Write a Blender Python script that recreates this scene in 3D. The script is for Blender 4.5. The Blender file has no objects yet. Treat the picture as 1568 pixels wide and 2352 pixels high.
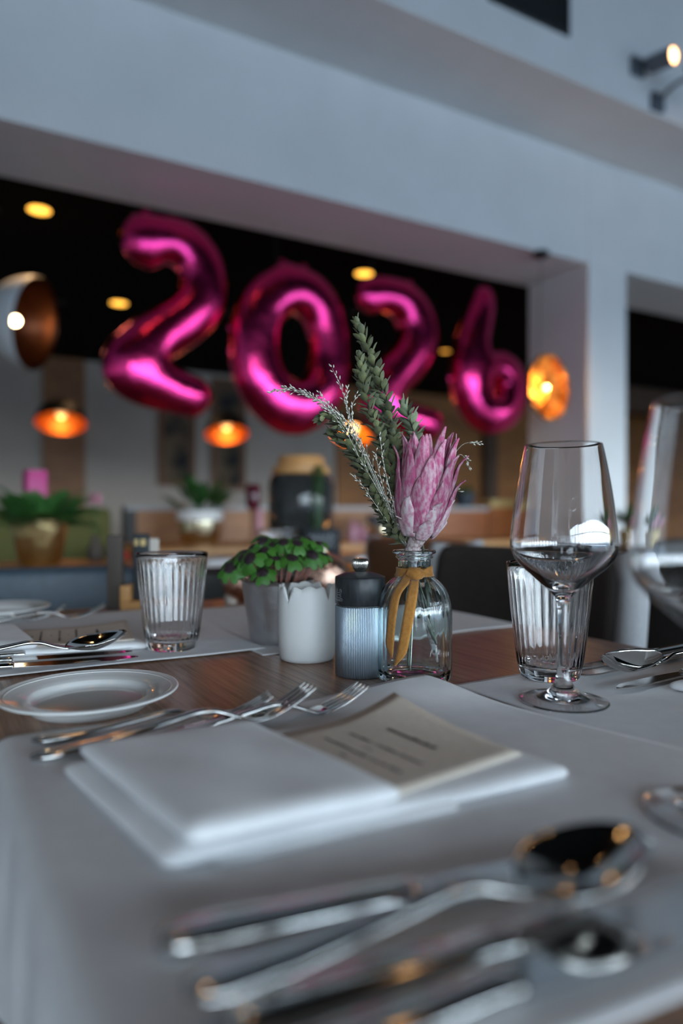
import bpy, bmesh, math, random
import numpy as np
from mathutils import Vector, Matrix, Quaternion

random.seed(7)
np.random.seed(7)
scene = bpy.context.scene
COL = scene.collection
PI = math.pi

# ------------------------------------------------------------------ camera
F = 1568.0                     # focal length in pixels of the 1568 x 2352 frame
CX, CY = 784.0, 1176.0
CAMZ = 0.915
YAW = math.radians(28.5)
RV = Vector((math.cos(YAW), -math.sin(YAW), 0))   # camera right
GV = Vector((math.sin(YAW), math.cos(YAW), 0))    # camera forward
UP = Vector((0, 0, 1))
TZ = 0.75                      # table top height

cam_d = bpy.data.cameras.new('camera')
cam = bpy.data.objects.new('camera', cam_d)
COL.objects.link(cam)
cam.location = (0, 0, CAMZ)
cam.rotation_euler = (PI / 2, 0, -YAW)
cam_d.sensor_fit = 'VERTICAL'
cam_d.sensor_width = 24.0
cam_d.sensor_height = 36.0
cam_d.lens = 24.0
cam_d.clip_start = 0.02
cam_d.clip_end = 100
cam_d.dof.use_dof = True
cam_d.dof.focus_distance = 0.66
cam_d.dof.aperture_fstop = 2.0
scene.camera = cam

# ------------------------------------------------------------------ world: hazy daylight sky
wd = bpy.data.worlds.new('daylight')
scene.world = wd
wd.use_nodes = True
nt = wd.node_tree
nt.nodes.clear()
wo = nt.nodes.new('ShaderNodeOutputWorld')
bg = nt.nodes.new('ShaderNodeBackground')
tc = nt.nodes.new('ShaderNodeTexCoord')
sx = nt.nodes.new('ShaderNodeSeparateXYZ')
rp = nt.nodes.new('ShaderNodeValToRGB')
mr = nt.nodes.new('ShaderNodeMapRange')
mr.inputs['From Min'].default_value = -1
nt.links.new(tc.outputs['Generated'], sx.inputs[0])
nt.links.new(sx.outputs['Z'], mr.inputs['Value'])
nt.links.new(mr.outputs[0], rp.inputs[0])
els = rp.color_ramp.elements
els[0].position = 0.0
els[0].color = (0.11, 0.16, 0.22, 1)
els[1].position = 1.0
els[1].color = (0.30, 0.52, 0.95, 1)
for pos, c in ((0.485, (0.11, 0.16, 0.22, 1)), (0.515, (0.78, 0.91, 1.0, 1)), (0.65, (0.56, 0.78, 1.0, 1))):
    e = els.new(pos)
    e.color = c
nt.links.new(rp.outputs[0], bg.inputs['Color'])
bg.inputs['Strength'].default_value = 20.0
nt.links.new(bg.outputs[0], wo.inputs['Surface'])

vs = scene.view_settings
scene.display_settings.display_device = 'sRGB'
vs.view_transform = 'Standard'
vs.look = 'None'
vs.gamma = 1.0
vs.use_curve_mapping = False
vs.exposure = 0.17
scene.cycles.max_bounces = 11
scene.cycles.transmission_bounces = 10
scene.cycles.glossy_bounces = 4
scene.cycles.diffuse_bounces = 3
scene.cycles.transparent_max_bounces = 12
scene.cycles.blur_glossy = 0.4
scene.cycles.use_adaptive_sampling = True
scene.cycles.adaptive_threshold = 0.03
scene.cycles.sample_clamp_indirect = 40.0

# window wall geometry (behind the camera)
WIN_Y = -5.0
WIN_X0, WIN_X1 = -3.2, 12.0
WIN_Z0, WIN_Z1 = 0.06, 2.1
pl = bpy.data.lights.new('window_behind_camera_offscreen', 'AREA')
pl.shape = 'RECTANGLE'
pl.size = WIN_X1 - WIN_X0
pl.size_y = WIN_Z1 - WIN_Z0
pl.cycles.is_portal = True
po = bpy.data.objects.new('window_behind_camera_offscreen', pl)
COL.objects.link(po)
po.location = ((WIN_X0 + WIN_X1) / 2, WIN_Y - 0.25, (WIN_Z0 + WIN_Z1) / 2)
po.rotation_euler = (PI / 2, 0, 0)

# ------------------------------------------------------------------ coordinates
def cw(xc, d, z):
    """camera right offset, depth, absolute height -> world"""
    v = RV * xc + GV * d
    return Vector((v.x, v.y, z))

def px(x, y, d):
    """pixel at depth d -> world"""
    return cw((x - CX) * d / F, d, CAMZ + (CY - y) * d / F)

def pz(x, y, z=TZ):
    """pixel on the horizontal plane of height z -> world"""
    d = (CAMZ - z) * F / (y - CY)
    return cw((x - CX) * d / F, d, z)

def py_(x, y, Y):
    """pixel on the vertical plane of world Y"""
    d = Y / (math.cos(YAW) - math.sin(YAW) * (x - CX) / F)
    return px(x, y, d)

TH = math.radians(31.0)
def ns(n, s, z=TZ):
    """table frame (across, along) -> world"""
    return cw(math.cos(TH) * n - math.sin(TH) * s, math.sin(TH) * n + math.cos(TH) * s, z)
TROT = TH - YAW                # rotation of the table's n axis in the world
def inv_ns(p):
    d = p.x * GV.x + p.y * GV.y
    xc = p.x * RV.x + p.y * RV.y
    return (math.cos(TH) * xc + math.sin(TH) * d, -math.sin(TH) * xc + math.cos(TH) * d)

# ------------------------------------------------------------------ materials
def mat(name, col=(0.8, 0.8, 0.8), rough=0.5, metal=0.0, trans=0.0, ior=1.45, col2=None, scale=20.0,
        detail=4.0, ramp=(0.35, 0.65), stretch=None, bump=0.0, bscale=None, bstretch=None, bdist=0.002, emit=None, estr=0.0,
        sheen=0.0, coat=0.0, spec=None, sss=0.0, tint=None):
    m = bpy.data.materials.new(name)
    m.use_nodes = True
    t = m.node_tree
    b = t.nodes['Principled BSDF']
    b.inputs['Base Color'].default_value = (*col, 1)
    b.inputs['Roughness'].default_value = rough
    b.inputs['Metallic'].default_value = metal
    b.inputs['Transmission Weight'].default_value = trans
    b.inputs['IOR'].default_value = ior
    b.inputs['Sheen Weight'].default_value = sheen
    b.inputs['Coat Weight'].default_value = coat
    b.inputs['Coat Roughness'].default_value = 0.12
    if spec is not None:
        b.inputs['Specular IOR Level'].default_value = spec
    if sss:
        b.inputs['Subsurface Weight'].default_value = sss
        b.inputs['Subsurface Radius'].default_value = (0.004, 0.003, 0.002)
    if emit:
        b.inputs['Emission Color'].default_value = (*emit, 1)
        b.inputs['Emission Strength'].default_value = estr
    def coords(st):
        c = t.nodes.new('ShaderNodeTexCoord')
        if st is None:
            return c.outputs['Object']
        mp = t.nodes.new('ShaderNodeMapping')
        mp.inputs['Scale'].default_value = st
        t.links.new(c.outputs['Object'], mp.inputs['Vector'])
        return mp.outputs[0]
    if col2 is None and not trans:
        col2 = tuple(min(1, c * 0.9) for c in col)
    if col2 is not None:
        n = t.nodes.new('ShaderNodeTexNoise')
        n.inputs['Scale'].default_value = scale
        n.inputs['Detail'].default_value = detail
        t.links.new(coords(stretch), n.inputs['Vector'])
        r = t.nodes.new('ShaderNodeValToRGB')
        r.color_ramp.elements[0].position = ramp[0]
        r.color_ramp.elements[1].position = ramp[1]
        r.color_ramp.elements[0].color = (*col, 1)
        r.color_ramp.elements[1].color = (*col2, 1)
        t.links.new(n.outputs['Fac'], r.inputs[0])
        t.links.new(r.outputs[0], b.inputs['Base Color'])
        if tint:
            oi = t.nodes.new('ShaderNodeObjectInfo')
            mg = t.nodes.new('ShaderNodeMapRange')
            mg.inputs['To Min'].default_value = tint[0]
            mg.inputs['To Max'].default_value = tint[1]
            hs = t.nodes.new('ShaderNodeHueSaturation')
            t.links.new(oi.outputs['Random'], mg.inputs['Value'])
            t.links.new(mg.outputs[0], hs.inputs['Value'])
            t.links.new(r.outputs[0], hs.inputs['Color'])
            t.links.new(hs.outputs[0], b.inputs['Base Color'])
    if bump:
        n = t.nodes.new('ShaderNodeTexNoise')
        n.inputs['Scale'].default_value = bscale or scale
        n.inputs['Detail'].default_value = 5
        t.links.new(coords(bstretch), n.inputs['Vector'])
        bp = t.nodes.new('ShaderNodeBump')
        bp.inputs['Strength'].default_value = bump
        bp.inputs['Distance'].default_value = bdist
        t.links.new(n.outputs['Fac'], bp.inputs['Height'])
        t.links.new(bp.outputs[0], b.inputs['Normal'])
    return m

M = {}
M['plaster'] = mat('white_plaster', (0.80, 0.80, 0.79), 0.7, col2=(0.76, 0.76, 0.75), scale=3, bump=0.05, bscale=60)
M['plaster_grey'] = mat('grey_plaster', (0.56, 0.49, 0.42), 0.8, col2=(0.50, 0.44, 0.38), scale=2, bump=0.05, bscale=40)
M['black_ceiling'] = mat('black_ceiling', (0.006, 0.006, 0.006), 0.9, col2=(0.004, 0.004, 0.004), spec=0.1)
M['floor'] = mat('floor_oak', (0.20, 0.12, 0.07), 0.45, col2=(0.13, 0.075, 0.04), scale=3, stretch=(8, 1, 1))
M['table'] = mat('table_oak', (0.40, 0.225, 0.14), 0.34, col2=(0.17, 0.085, 0.052), scale=22, detail=8, ramp=(0.40, 0.72),
                 stretch=(16, 0.5, 1), bump=0.25, bscale=60, bstretch=(9, 0.3, 1), bdist=0.0006)
M['oak'] = mat('light_oak', (0.56, 0.29, 0.105), 0.42, col2=(0.45, 0.22, 0.075), scale=8, stretch=(1, 8, 8))
M['brownwood'] = mat('brown_wood', (0.36, 0.165, 0.065), 0.5, col2=(0.27, 0.115, 0.045), scale=4, stretch=(1, 1, 6))
M['redwood'] = mat('red_brown_wood', (0.36, 0.115, 0.03), 0.45, col2=(0.26, 0.075, 0.02), scale=4, stretch=(1, 1, 6))
M['wallwood'] = mat('wall_wood', (0.42, 0.18, 0.055), 0.55, col2=(0.30, 0.12, 0.04), scale=1.2, stretch=(1, 1, 5))
M['darkwood'] = mat('dark_wood', (0.11, 0.065, 0.04), 0.55, col2=(0.08, 0.045, 0.028), scale=4, stretch=(6, 6, 1))
M['cloth'] = mat('white_cloth', (0.80, 0.79, 0.80), 0.85, col2=(0.76, 0.75, 0.76), scale=60, bump=0.35, bscale=900, bdist=0.0003, sheen=0.1)
M['napkin'] = mat('white_napkin', (0.86, 0.86, 0.87), 0.85, col2=(0.81, 0.81, 0.82), scale=40, bump=0.4, bscale=700, bdist=0.0004, sheen=0.15)
M['card'] = mat('kraft_card', (0.72, 0.63, 0.53), 0.75, col2=(0.67, 0.585, 0.49), scale=200)
M['ink'] = mat('ink', (0.06, 0.06, 0.06), 0.7)
M['steel'] = mat('polished_steel', (0.62, 0.61, 0.59), 0.09, 1.0, col2=(0.56, 0.55, 0.53), scale=30, bump=0.02, bscale=80, bdist=0.001)
M['porcelain'] = mat('porcelain', (0.82, 0.82, 0.80), 0.12, col2=(0.80, 0.80, 0.785), scale=10, coat=0.3)
M['whitematte'] = mat('matte_white_ceramic', (0.82, 0.82, 0.80), 0.5, col2=(0.79, 0.79, 0.775), scale=15)
M['glass'] = mat('clear_glass', (1, 1, 1), 0.0, trans=1.0, ior=1.5)
M['vaseglass'] = mat('aqua_glass', (0.87, 0.975, 0.97), 0.0, trans=1.0, ior=1.46)
M['etch'] = mat('etched_glass', (0.75, 0.78, 0.8), 0.6, col2=(0.7, 0.72, 0.74), scale=100)
M['mill_black'] = mat('mill_black_wood', (0.018, 0.02, 0.023), 0.42, col2=(0.030, 0.034, 0.038), scale=300, stretch=(1, 1, 0.2), bump=0.3, bscale=500, bstretch=(1, 1, 0.15), bdist=0.0003)
M['mill_metal'] = mat('mill_ribbed_metal', (0.36, 0.42, 0.48), 0.40, 0.85, col2=(0.31, 0.365, 0.42), scale=40)
M['mill_logo'] = mat('mill_logo_print', (0.42, 0.45, 0.47), 0.5)
M['knob'] = mat('knob_nickel', (0.62, 0.60, 0.56), 0.22, 1.0, col2=(0.56, 0.54, 0.5), scale=50)
M['zinc'] = mat('zinc_pot', (0.62, 0.62, 0.63), 0.36, 1.0, col2=(0.50, 0.50, 0.52), scale=35, detail=6, bump=0.05, bscale=60)
M['soil'] = mat('soil', (0.018, 0.013, 0.009), 0.95, col2=(0.05, 0.035, 0.025), scale=250, bump=0.8, bscale=300)
M['velvet'] = mat('gold_velvet', (0.36, 0.145, 0.022), 0.85, col2=(0.45, 0.20, 0.04), scale=300, sheen=0.25, bump=0.2, bscale=1500, bdist=0.0004)
M['twigleaf'] = mat('grey_green_leaf', (0.165, 0.172, 0.068), 0.6, col2=(0.085, 0.095, 0.045), scale=120, sheen=0.15, tint=(0.55, 1.5))
M['twigleaf2'] = mat('pale_green_leaf', (0.25, 0.29, 0.17), 0.65, col2=(0.17, 0.20, 0.11), scale=120, sheen=0.15, tint=(0.7, 1.3))
M['twigstem'] = mat('grey_stem', (0.16, 0.165, 0.13), 0.8, col2=(0.10, 0.10, 0.08), scale=200)
M['bract'] = mat('pink_bract', (0.47, 0.085, 0.20), 0.75, col2=(0.66, 0.46, 0.51), scale=300, detail=12, ramp=(0.40, 0.70),
                 stretch=(1, 1, 0.4), bump=0.5, bscale=600, bdist=0.0006, sss=0.05, tint=(0.75, 1.15))
M['bract_pale'] = mat('pale_bract', (0.58, 0.26, 0.34), 0.8, col2=(0.72, 0.60, 0.62), scale=260, detail=8, ramp=(0.36, 0.58),
                      stretch=(1, 1, 0.6), bump=0.35, bscale=500, bdist=0.0005)
M['proteastem'] = mat('protea_stem', (0.34, 0.22, 0.22), 0.85, col2=(0.62, 0.54, 0.53), scale=300, ramp=(0.4, 0.6), bump=0.8, bscale=350, bdist=0.001)
M['floret'] = mat('protea_floret', (0.36, 0.13, 0.17), 0.8, col2=(0.55, 0.40, 0.38), scale=300)
M['silvergrass'] = mat('silver_grass', (0.66, 0.64, 0.56), 0.35, 0.5, col2=(0.52, 0.50, 0.42), scale=200)
M['clover_stem'] = mat('clover_stem', (0.30, 0.10, 0.09), 0.6, col2=(0.36, 0.18, 0.13), scale=200)
M['foil'] = mat('magenta_foil', (0.90, 0.055, 0.265), 0.19, 1.0, col2=(0.82, 0.04, 0.225), scale=3, bump=0.42, bscale=9, bdist=0.015)
M['thread'] = mat('nylon_thread', (0.15, 0.15, 0.15), 0.5)
M['brass'] = mat('brass_pot', (0.72, 0.56, 0.28), 0.24, 1.0, col2=(0.60, 0.46, 0.22), scale=25, bump=0.35, bscale=28, bdist=0.01)
M['brass2'] = mat('polished_brass', (0.78, 0.68, 0.48), 0.15, 1.0, col2=(0.7, 0.6, 0.4), scale=20)
M['fern'] = mat('fern_green', (0.045, 0.15, 0.03), 0.5, col2=(0.025, 0.09, 0.018), scale=30)
M['plantleaf'] = mat('glossy_leaf', (0.035, 0.12, 0.025), 0.35, col2=(0.02, 0.075, 0.018), scale=20)
M['leather_grey'] = mat('grey_leather', (0.040, 0.031, 0.026), 0.6, col2=(0.032, 0.025, 0.021), scale=60, bump=0.15, bscale=300)
M['leather_blue'] = mat('slate_leather', (0.040, 0.064, 0.088), 0.45, col2=(0.032, 0.052, 0.072), scale=60, bump=0.15, bscale=300)
M['leather_brown'] = mat('brown_leather', (0.24, 0.11, 0.05), 0.5, col2=(0.19, 0.085, 0.04), scale=60, bump=0.15, bscale=300)
M['leather_black'] = mat('black_leather', (0.025, 0.022, 0.021), 0.5, col2=(0.02, 0.018, 0.017), scale=60, bump=0.15, bscale=300)
M['fabric_light'] = mat('light_grey_fabric', (0.42, 0.42, 0.43), 0.8, col2=(0.37, 0.37, 0.38), scale=200)
M['olive'] = mat('olive_fabric', (0.13, 0.13, 0.035), 0.85, col2=(0.10, 0.10, 0.028), scale=200, bump=0.2, bscale=400)
M['lamp_white'] = mat('lamp_white', (0.78, 0.80, 0.80), 0.5)
M['lamp_black'] = mat('lamp_black', (0.012, 0.010, 0.009), 0.5)
M['copper'] = mat('copper_inside', (0.62, 0.24, 0.09), 0.22, 1.0, col2=(0.5, 0.18, 0.06), scale=10)
M['goldleaf'] = mat('gold_leaf', (0.9, 0.45, 0.10), 0.3, 1.0, col2=(0.30, 0.09, 0.012), scale=16, ramp=(0.44, 0.56), bump=1.0, bscale=26, bdist=0.03)
M['copper_rough'] = mat('satin_copper', (0.80, 0.26, 0.06), 0.42, 1.0, col2=(0.72, 0.22, 0.045), scale=10)
M['diffuser'] = mat('lamp_diffuser', (1, 0.8, 0.5), 0.5, emit=(1.0, 0.62, 0.26), estr=0.7)
M['copper_dark_reflection'] = mat('copper_dark_reflection', (0.16, 0.055, 0.025), 0.35, 1.0, col2=(0.12, 0.04, 0.02))  # copper darkened in its colour to imitate the black ceiling it mirrors
M['bulb'] = mat('bulb', (1, 0.8, 0.5), 0.3, emit=(1.0, 0.72, 0.38), estr=30)
M['bulb_soft'] = mat('bulb_soft', (1, 0.8, 0.5), 0.3, emit=(1.0, 0.66, 0.28), estr=4)
M['downlight'] = mat('downlight_lens', (1, 0.7, 0.3), 0.4, emit=(1.0, 0.47, 0.055), estr=3.0)
M['downlight_dim'] = mat('downlight_lens_dim', (1, 0.7, 0.3), 0.4, emit=(1.0, 0.42, 0.05), estr=1.6)
M['warmlens'] = mat('warm_lens', (1, 0.7, 0.3), 0.4, emit=(1.0, 0.55, 0.15), estr=5.0)
M['spotlens'] = mat('spot_lens', (1, 0.8, 0.6), 0.4, emit=(1.0, 0.52, 0.22), estr=9.0)
M['metal_dark'] = mat('dark_metal', (0.05, 0.05, 0.055), 0.45, 0.6)
M['metal_grey'] = mat('grey_metal', (0.16, 0.18, 0.21), 0.5, 0.4)
M['vent'] = mat('vent_grille', (0.045, 0.05, 0.052), 0.6)
M['rosegold'] = mat('rose_gold_mosaic', (0.72, 0.48, 0.38), 0.13, 1.0, col2=(0.60, 0.36, 0.27), scale=60, bump=0.9, bscale=130, bdist=0.004)
M['maroon'] = mat('burgundy_glass', (0.10, 0.008, 0.022), 0.15, col2=(0.08, 0.006, 0.018))
M['pinkwax'] = mat('pink_wax', (0.62, 0.30, 0.36), 0.5)
M['magenta'] = mat('magenta_lacquer', (0.50, 0.03, 0.20), 0.35)
M['glass_dark'] = mat('glass_dark_refraction', (0.20, 0.21, 0.21), 0.02, trans=0.9, ior=1.35)  # dark tint stands in for the dark surroundings refracted by the glass
M['chalkboard'] = mat('chalkboard', (0.016, 0.022, 0.028), 0.6)
M['chalk'] = mat('chalk', (0.62, 0.66, 0.7), 0.8)
M['redglass'] = mat('red_glass', (0.45, 0.04, 0.03), 0.2)
M['crystal'] = mat('pink_crystal', (0.36, 0.14, 0.20), 0.25, col2=(0.5, 0.26, 0.32), scale=30)
M['goldbox'] = mat('gold_paper', (0.62, 0.46, 0.20), 0.4, 0.5)
M['bluepot'] = mat('blue_black_pot', (0.035, 0.045, 0.06), 0.35)
M['pictframe'] = mat('picture_frame_wood', (0.22, 0.085, 0.03), 0.5)
M['canvas'] = mat('picture_canvas', (0.025, 0.028, 0.03), 0.8, col2=(0.20, 0.14, 0.085), scale=3.2, detail=3, ramp=(0.4, 0.6))
M['frame_white'] = mat('window_frame', (0.25, 0.26, 0.27), 0.5)
M['beige'] = mat('beige_card', (0.55, 0.50, 0.44), 0.8)
M['bookdark'] = mat('dark_booklet', (0.02, 0.026, 0.032), 0.6)
M['bookbrown'] = mat('brown_booklet', (0.07, 0.055, 0.045), 0.7)
M['flowerpink'] = mat('pink_blossom', (0.50, 0.22, 0.28), 0.7)

def clover_mat():
    m = bpy.data.materials.new('clover_leaf')
    m.use_nodes = True
    t = m.node_tree
    b = t.nodes['Principled BSDF']
    b.inputs['Roughness'].default_value = 0.55
    c = t.nodes.new('ShaderNodeTexCoord')
    ln = t.nodes.new('ShaderNodeVectorMath'); ln.operation = 'LENGTH'
    t.links.new(c.outputs['Object'], ln.inputs[0])
    n = t.nodes.new('ShaderNodeTexNoise'); n.inputs['Scale'].default_value = 300
    t.links.new(c.outputs['Object'], n.inputs['Vector'])
    ma = t.nodes.new('ShaderNodeMath'); ma.operation = 'MULTIPLY_ADD'
    t.links.new(n.outputs['Fac'], ma.inputs[0]); ma.inputs[1].default_value = 0.004
    t.links.new(ln.outputs['Value'], ma.inputs[2])
    r = t.nodes.new('ShaderNodeValToRGB')
    mrg = t.nodes.new('ShaderNodeMapRange')
    mrg.inputs['From Max'].default_value = 0.02
    t.links.new(ma.outputs[0], mrg.inputs['Value'])
    t.links.new(mrg.outputs[0], r.inputs[0])
    r.color_ramp.elements[0].position = 0.42; r.color_ramp.elements[0].color = (0.022, 0.012, 0.016, 1)
    r.color_ramp.elements[1].position = 0.52; r.color_ramp.elements[1].color = (0.04, 0.15, 0.014, 1)
    t.links.new(r.outputs[0], b.inputs['Base Color'])
    return m
M['clover'] = clover_mat()

# ------------------------------------------------------------------ mesh helpers
def meshdata(name, verts, faces, m=None, smooth=True):
    me = bpy.data.meshes.new(name)
    me.from_pydata([tuple(v) for v in verts], [], faces)
    if smooth:
        me.polygons.foreach_set('use_smooth', [True] * len(me.polygons))
    if m is not None:
        me.materials.append(m)
    me.update()
    return me

def link(name, me, parent=None, loc=None, rot=None):
    o = bpy.data.objects.new(name, me)
    COL.objects.link(o)
    if parent is not None:
        o.parent = parent
    if loc is not None:
        o.location = loc
    if rot is not None:
        o.rotation_euler = rot
    return o

def obj(name, vf, m, parent=None, loc=None, rot=None, smooth=True, bevel=0.0, auto=None):
    v, f = vf
    me = meshdata(name, v, f, m, smooth)
    if auto is not None and hasattr(me, 'set_sharp_from_angle'):
        me.set_sharp_from_angle(angle=math.radians(auto))
    o = link(name, me, parent, loc, rot)
    if bevel:
        b = o.modifiers.new('bevel', 'BEVEL')
        b.width = bevel
        b.segments = 3
        b.limit_method = 'ANGLE'
    return o

def thing(name, label, cat, loc=(0, 0, 0), rotz=0, group=None):
    o = bpy.data.objects.new(name, None)
    COL.objects.link(o)
    o.empty_display_size = 0.02
    o.location = loc
    o.rotation_euler = (0, 0, rotz)
    o['label'] = label
    o['category'] = cat
    if group:
        o['group'] = group
    return o

def tag(o, label, cat, group=None):
    o['label'] = label
    o['category'] = cat
    if group:
        o['group'] = group
    return o

def struct(o):
    o['kind'] = 'structure'
    return o

def copy_thing(root, loc, rotz=0, label=None, group=None, scale=None):
    r = root.copy()
    COL.objects.link(r)
    r.location = loc
    r.rotation_euler = (0, 0, rotz)
    if scale:
        r.scale = scale
    if label:
        r['label'] = label
    if group:
        r['group'] = group
    for ch in list(root.children):
        c = ch.copy()
        COL.objects.link(c)
        c.parent = r
        for g in list(ch.children):
            gg = g.copy()
            COL.objects.link(gg)
            gg.parent = c
    return r

def box(x0, x1, y0, y1, z0, z1):
    v = [(x, y, z) for z in (z0, z1) for y in (y0, y1) for x in (x0, x1)]
    f = [(0, 2, 3, 1), (4, 5, 7, 6), (0, 1, 5, 4), (2, 6, 7, 3), (0, 4, 6, 2), (1, 3, 7, 5)]
    return v, f

def join(*vfs):
    V, Fc = [], []
    for v, f in vfs:
        o = len(V)
        V += list(v)
        Fc += [tuple(i + o for i in q) for q in f]
    return V, Fc

def lathe(prof, seg=48, rfun=None, closed=False, caps=True):
    """prof: list of (r,z).  rfun(theta, i, r, z) -> (r,z)"""
    V, Fc = [], []
    n = len(prof)
    for k in range(seg):
        th = 2 * PI * k / seg
        c, s = math.cos(th), math.sin(th)
        for i, (r, z) in enumerate(prof):
            if rfun:
                r, z = rfun(th, i, r, z)
            V.append((r * c, r * s, z))
    m = n if closed else n - 1
    for k in range(seg):
        k2 = (k + 1) % seg
        for i in range(m):
            j = (i + 1) % n
            Fc.append((k * n + i, k2 * n + i, k2 * n + j, k * n + j))
    if not closed and caps:
        if prof[0][0] > 1e-6:
            Fc.append(tuple(k * n for k in reversed(range(seg))))
        if prof[-1][0] > 1e-6:
            Fc.append(tuple(k * n + n - 1 for k in range(seg)))
    return V, Fc

def smooth_path(pts, n):
    """Catmull-Rom through pts, n samples"""
    P = [Vector(p) for p in pts]
    if len(P) == 2:
        return [P[0].lerp(P[1], i / (n - 1)) for i in range(n)]
    out = []
    segs = len(P) - 1
    for i in range(n):
        u = i / (n - 1) * segs
        k = min(int(u), segs - 1)
        t = u - k
        p0 = P[k - 1] if k > 0 else P[0] * 2 - P[1]
        p1, p2 = P[k], P[k + 1]
        p3 = P[k + 2] if k + 2 < len(P) else P[-1] * 2 - P[-2]
        out.append(0.5 * ((2 * p1) + (p2 - p0) * t + (2 * p0 - 5 * p1 + 4 * p2 - p3) * t * t + (3 * p1 - p0 - 3 * p2 + p3) * t ** 3))
    return out

def frames(path):
    T = []
    for i in range(len(path)):
        a = path[max(i - 1, 0)]
        b = path[min(i + 1, len(path) - 1)]
        d = (b - a)
        T.append(d.normalized() if d.length > 1e-12 else Vector((0, 0, 1)))
    ref = Vector((0, 1, 0)) if abs(T[0].y) < 0.9 else Vector((1, 0, 0))
    N = (ref - T[0] * ref.dot(T[0])).normalized()
    out = []
    for t in T:
        N = (N - t * N.dot(t))
        N = N.normalized() if N.length > 1e-9 else t.orthogonal().normalized()
        out.append((t, N, t.cross(N)))
    return out

def tube(path, rad, seg=8):
    path = [Vector(p) for p in path]
    fr = frames(path)
    V, Fc = [], []
    n = len(path)
    for i, p in enumerate(path):
        r = rad(i / (n - 1)) if callable(rad) else rad
        t, a, b = fr[i]
        for k in range(seg):
            th = 2 * PI * k / seg
            V.append(p + (a * math.cos(th) + b * math.sin(th)) * r)
    for i in range(n - 1):
        for k in range(seg):
            k2 = (k + 1) % seg
            Fc.append((i * seg + k, i * seg + k2, (i + 1) * seg + k2, (i + 1) * seg + k))
    Fc.append(tuple(reversed(range(seg))))
    Fc.append(tuple((n - 1) * seg + k for k in range(seg)))
    return V, Fc

def xform(vf, mtx):
    return [mtx @ Vector(v) for v in vf[0]], vf[1]

def shift(vf, d):
    return [Vector(v) - Vector(d) for v in vf[0]], vf[1]

def grid(fn, nu, nv):
    V = [fn(i / nu, j / nv) for i in range(nu + 1) for j in range(nv + 1)]
    w = nv + 1
    Fc = [(i * w + j, (i + 1) * w + j, (i + 1) * w + j + 1, i * w + j + 1) for i in range(nu) for j in range(nv)]
    return V, Fc

def solid(o, th, off=0.0):
    s = o.modifiers.new('solid', 'SOLIDIFY')
    s.thickness = th
    s.offset = off
    return o

def interp(x, xs, ys):
    return float(np.interp(x, xs, ys))

def lens(L, W, bend=0.0, cup=0.0, nu=6, nv=4, shape=0.5):
    """a leaf along +x, normal +z"""
    def fn(u, v):
        w = W * 0.5 * math.sin(PI * u ** shape) ** 0.8 if 0 < u < 1 else 0.0
        y = (v - 0.5) * 2 * w
        z = bend * u * u + cup * (2 * v - 1) ** 2 * (w / (W * 0.5 + 1e-9))
        return Vector((u * L, y, z))
    return grid(fn, nu, nv)

def text_vf(body, size, extrude=0.0):
    cu = bpy.data.curves.new('lettering', 'FONT')
    cu.body = body
    cu.size = size
    cu.resolution_u = 3
    cu.align_x = 'CENTER'
    to = bpy.data.objects.new('lettering', cu)
    COL.objects.link(to)
    dg = bpy.context.evaluated_depsgraph_get()
    me = to.evaluated_get(dg).to_mesh()
    v = [Vector(q.co) for q in me.vertices]
    f = [tuple(p.vertices) for p in me.polygons]
    to.evaluated_get(dg).to_mesh_clear()
    bpy.data.objects.remove(to)
    bpy.data.curves.remove(cu)
    return v, f

def under(part, *pieces):
    for q_ in pieces:
        q_.parent = part

# ------------------------------------------------------------------ the room
SOF = 2.50                      # underside of the header beam
FAS = 3.173                     # top of its fascia
HY0, HY1 = 3.07, 3.60
RX0, RX1 = -4.0, 14.0
BACKY = 9.0
BCEIL = 2.80
FCEIL = 4.2
BULK_Y = 2.56

struct(obj('floor', box(RX0, RX1, WIN_Y - 0.3, BACKY + 0.2, -0.08, 0.0), M['floor'], smooth=False))
struct(obj('ceiling', box(RX0, RX1, WIN_Y - 0.3, BULK_Y, FCEIL, 4.7), M['black_ceiling'], smooth=False))
struct(obj('ceiling_dark', box(RX0, RX1, HY1, BACKY + 0.2, BCEIL, BCEIL + 0.1), M['black_ceiling'], smooth=False))
struct(obj('wall_header', box(RX0, RX1, HY0, HY1, SOF, FAS + 0.05), M['plaster'], smooth=False, bevel=0.006))
struct(obj('wall_bulkhead', box(RX0, RX1, BULK_Y, HY1, FAS, 4.7), M['plaster'], smooth=False, bevel=0.006))
struct(obj('wall_left', box(RX0 - 0.15, RX0, WIN_Y - 0.3, BACKY + 0.2, 0, 4.7), M['plaster'], smooth=False))
struct(obj('wall_right', box(RX1, RX1 + 0.15, WIN_Y - 0.3, BACKY + 0.2, 0, 4.7), M['plaster'], smooth=False))
c0 = py_(1350, 1000, HY0)
CXA = c0.x
struct(obj('column', box(CXA, CXA + 0.355, HY0 - 0.004, HY1, 0, FAS), M['plaster'], smooth=False, bevel=0.006))
xw = py_(770, 1000, BACKY).x
struct(obj('wall_back', box(RX0, xw, BACKY, BACKY + 0.15, 0, BCEIL), M['plaster_grey'], smooth=False))
struct(obj('wall_back_wood', box(xw, RX1, BACKY - 0.05, BACKY + 0.15, 0, BCEIL), M['wallwood'], smooth=False))
a, b = py_(97, 900, BACKY).x, py_(194, 900, BACKY).x
struct(obj('trim_1', box(a, b, BACKY - 0.06, BACKY, 0, BCEIL), M['brownwood'], smooth=False, bevel=0.005))
a = py_(1130, 900, BACKY - 0.2).x
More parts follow.
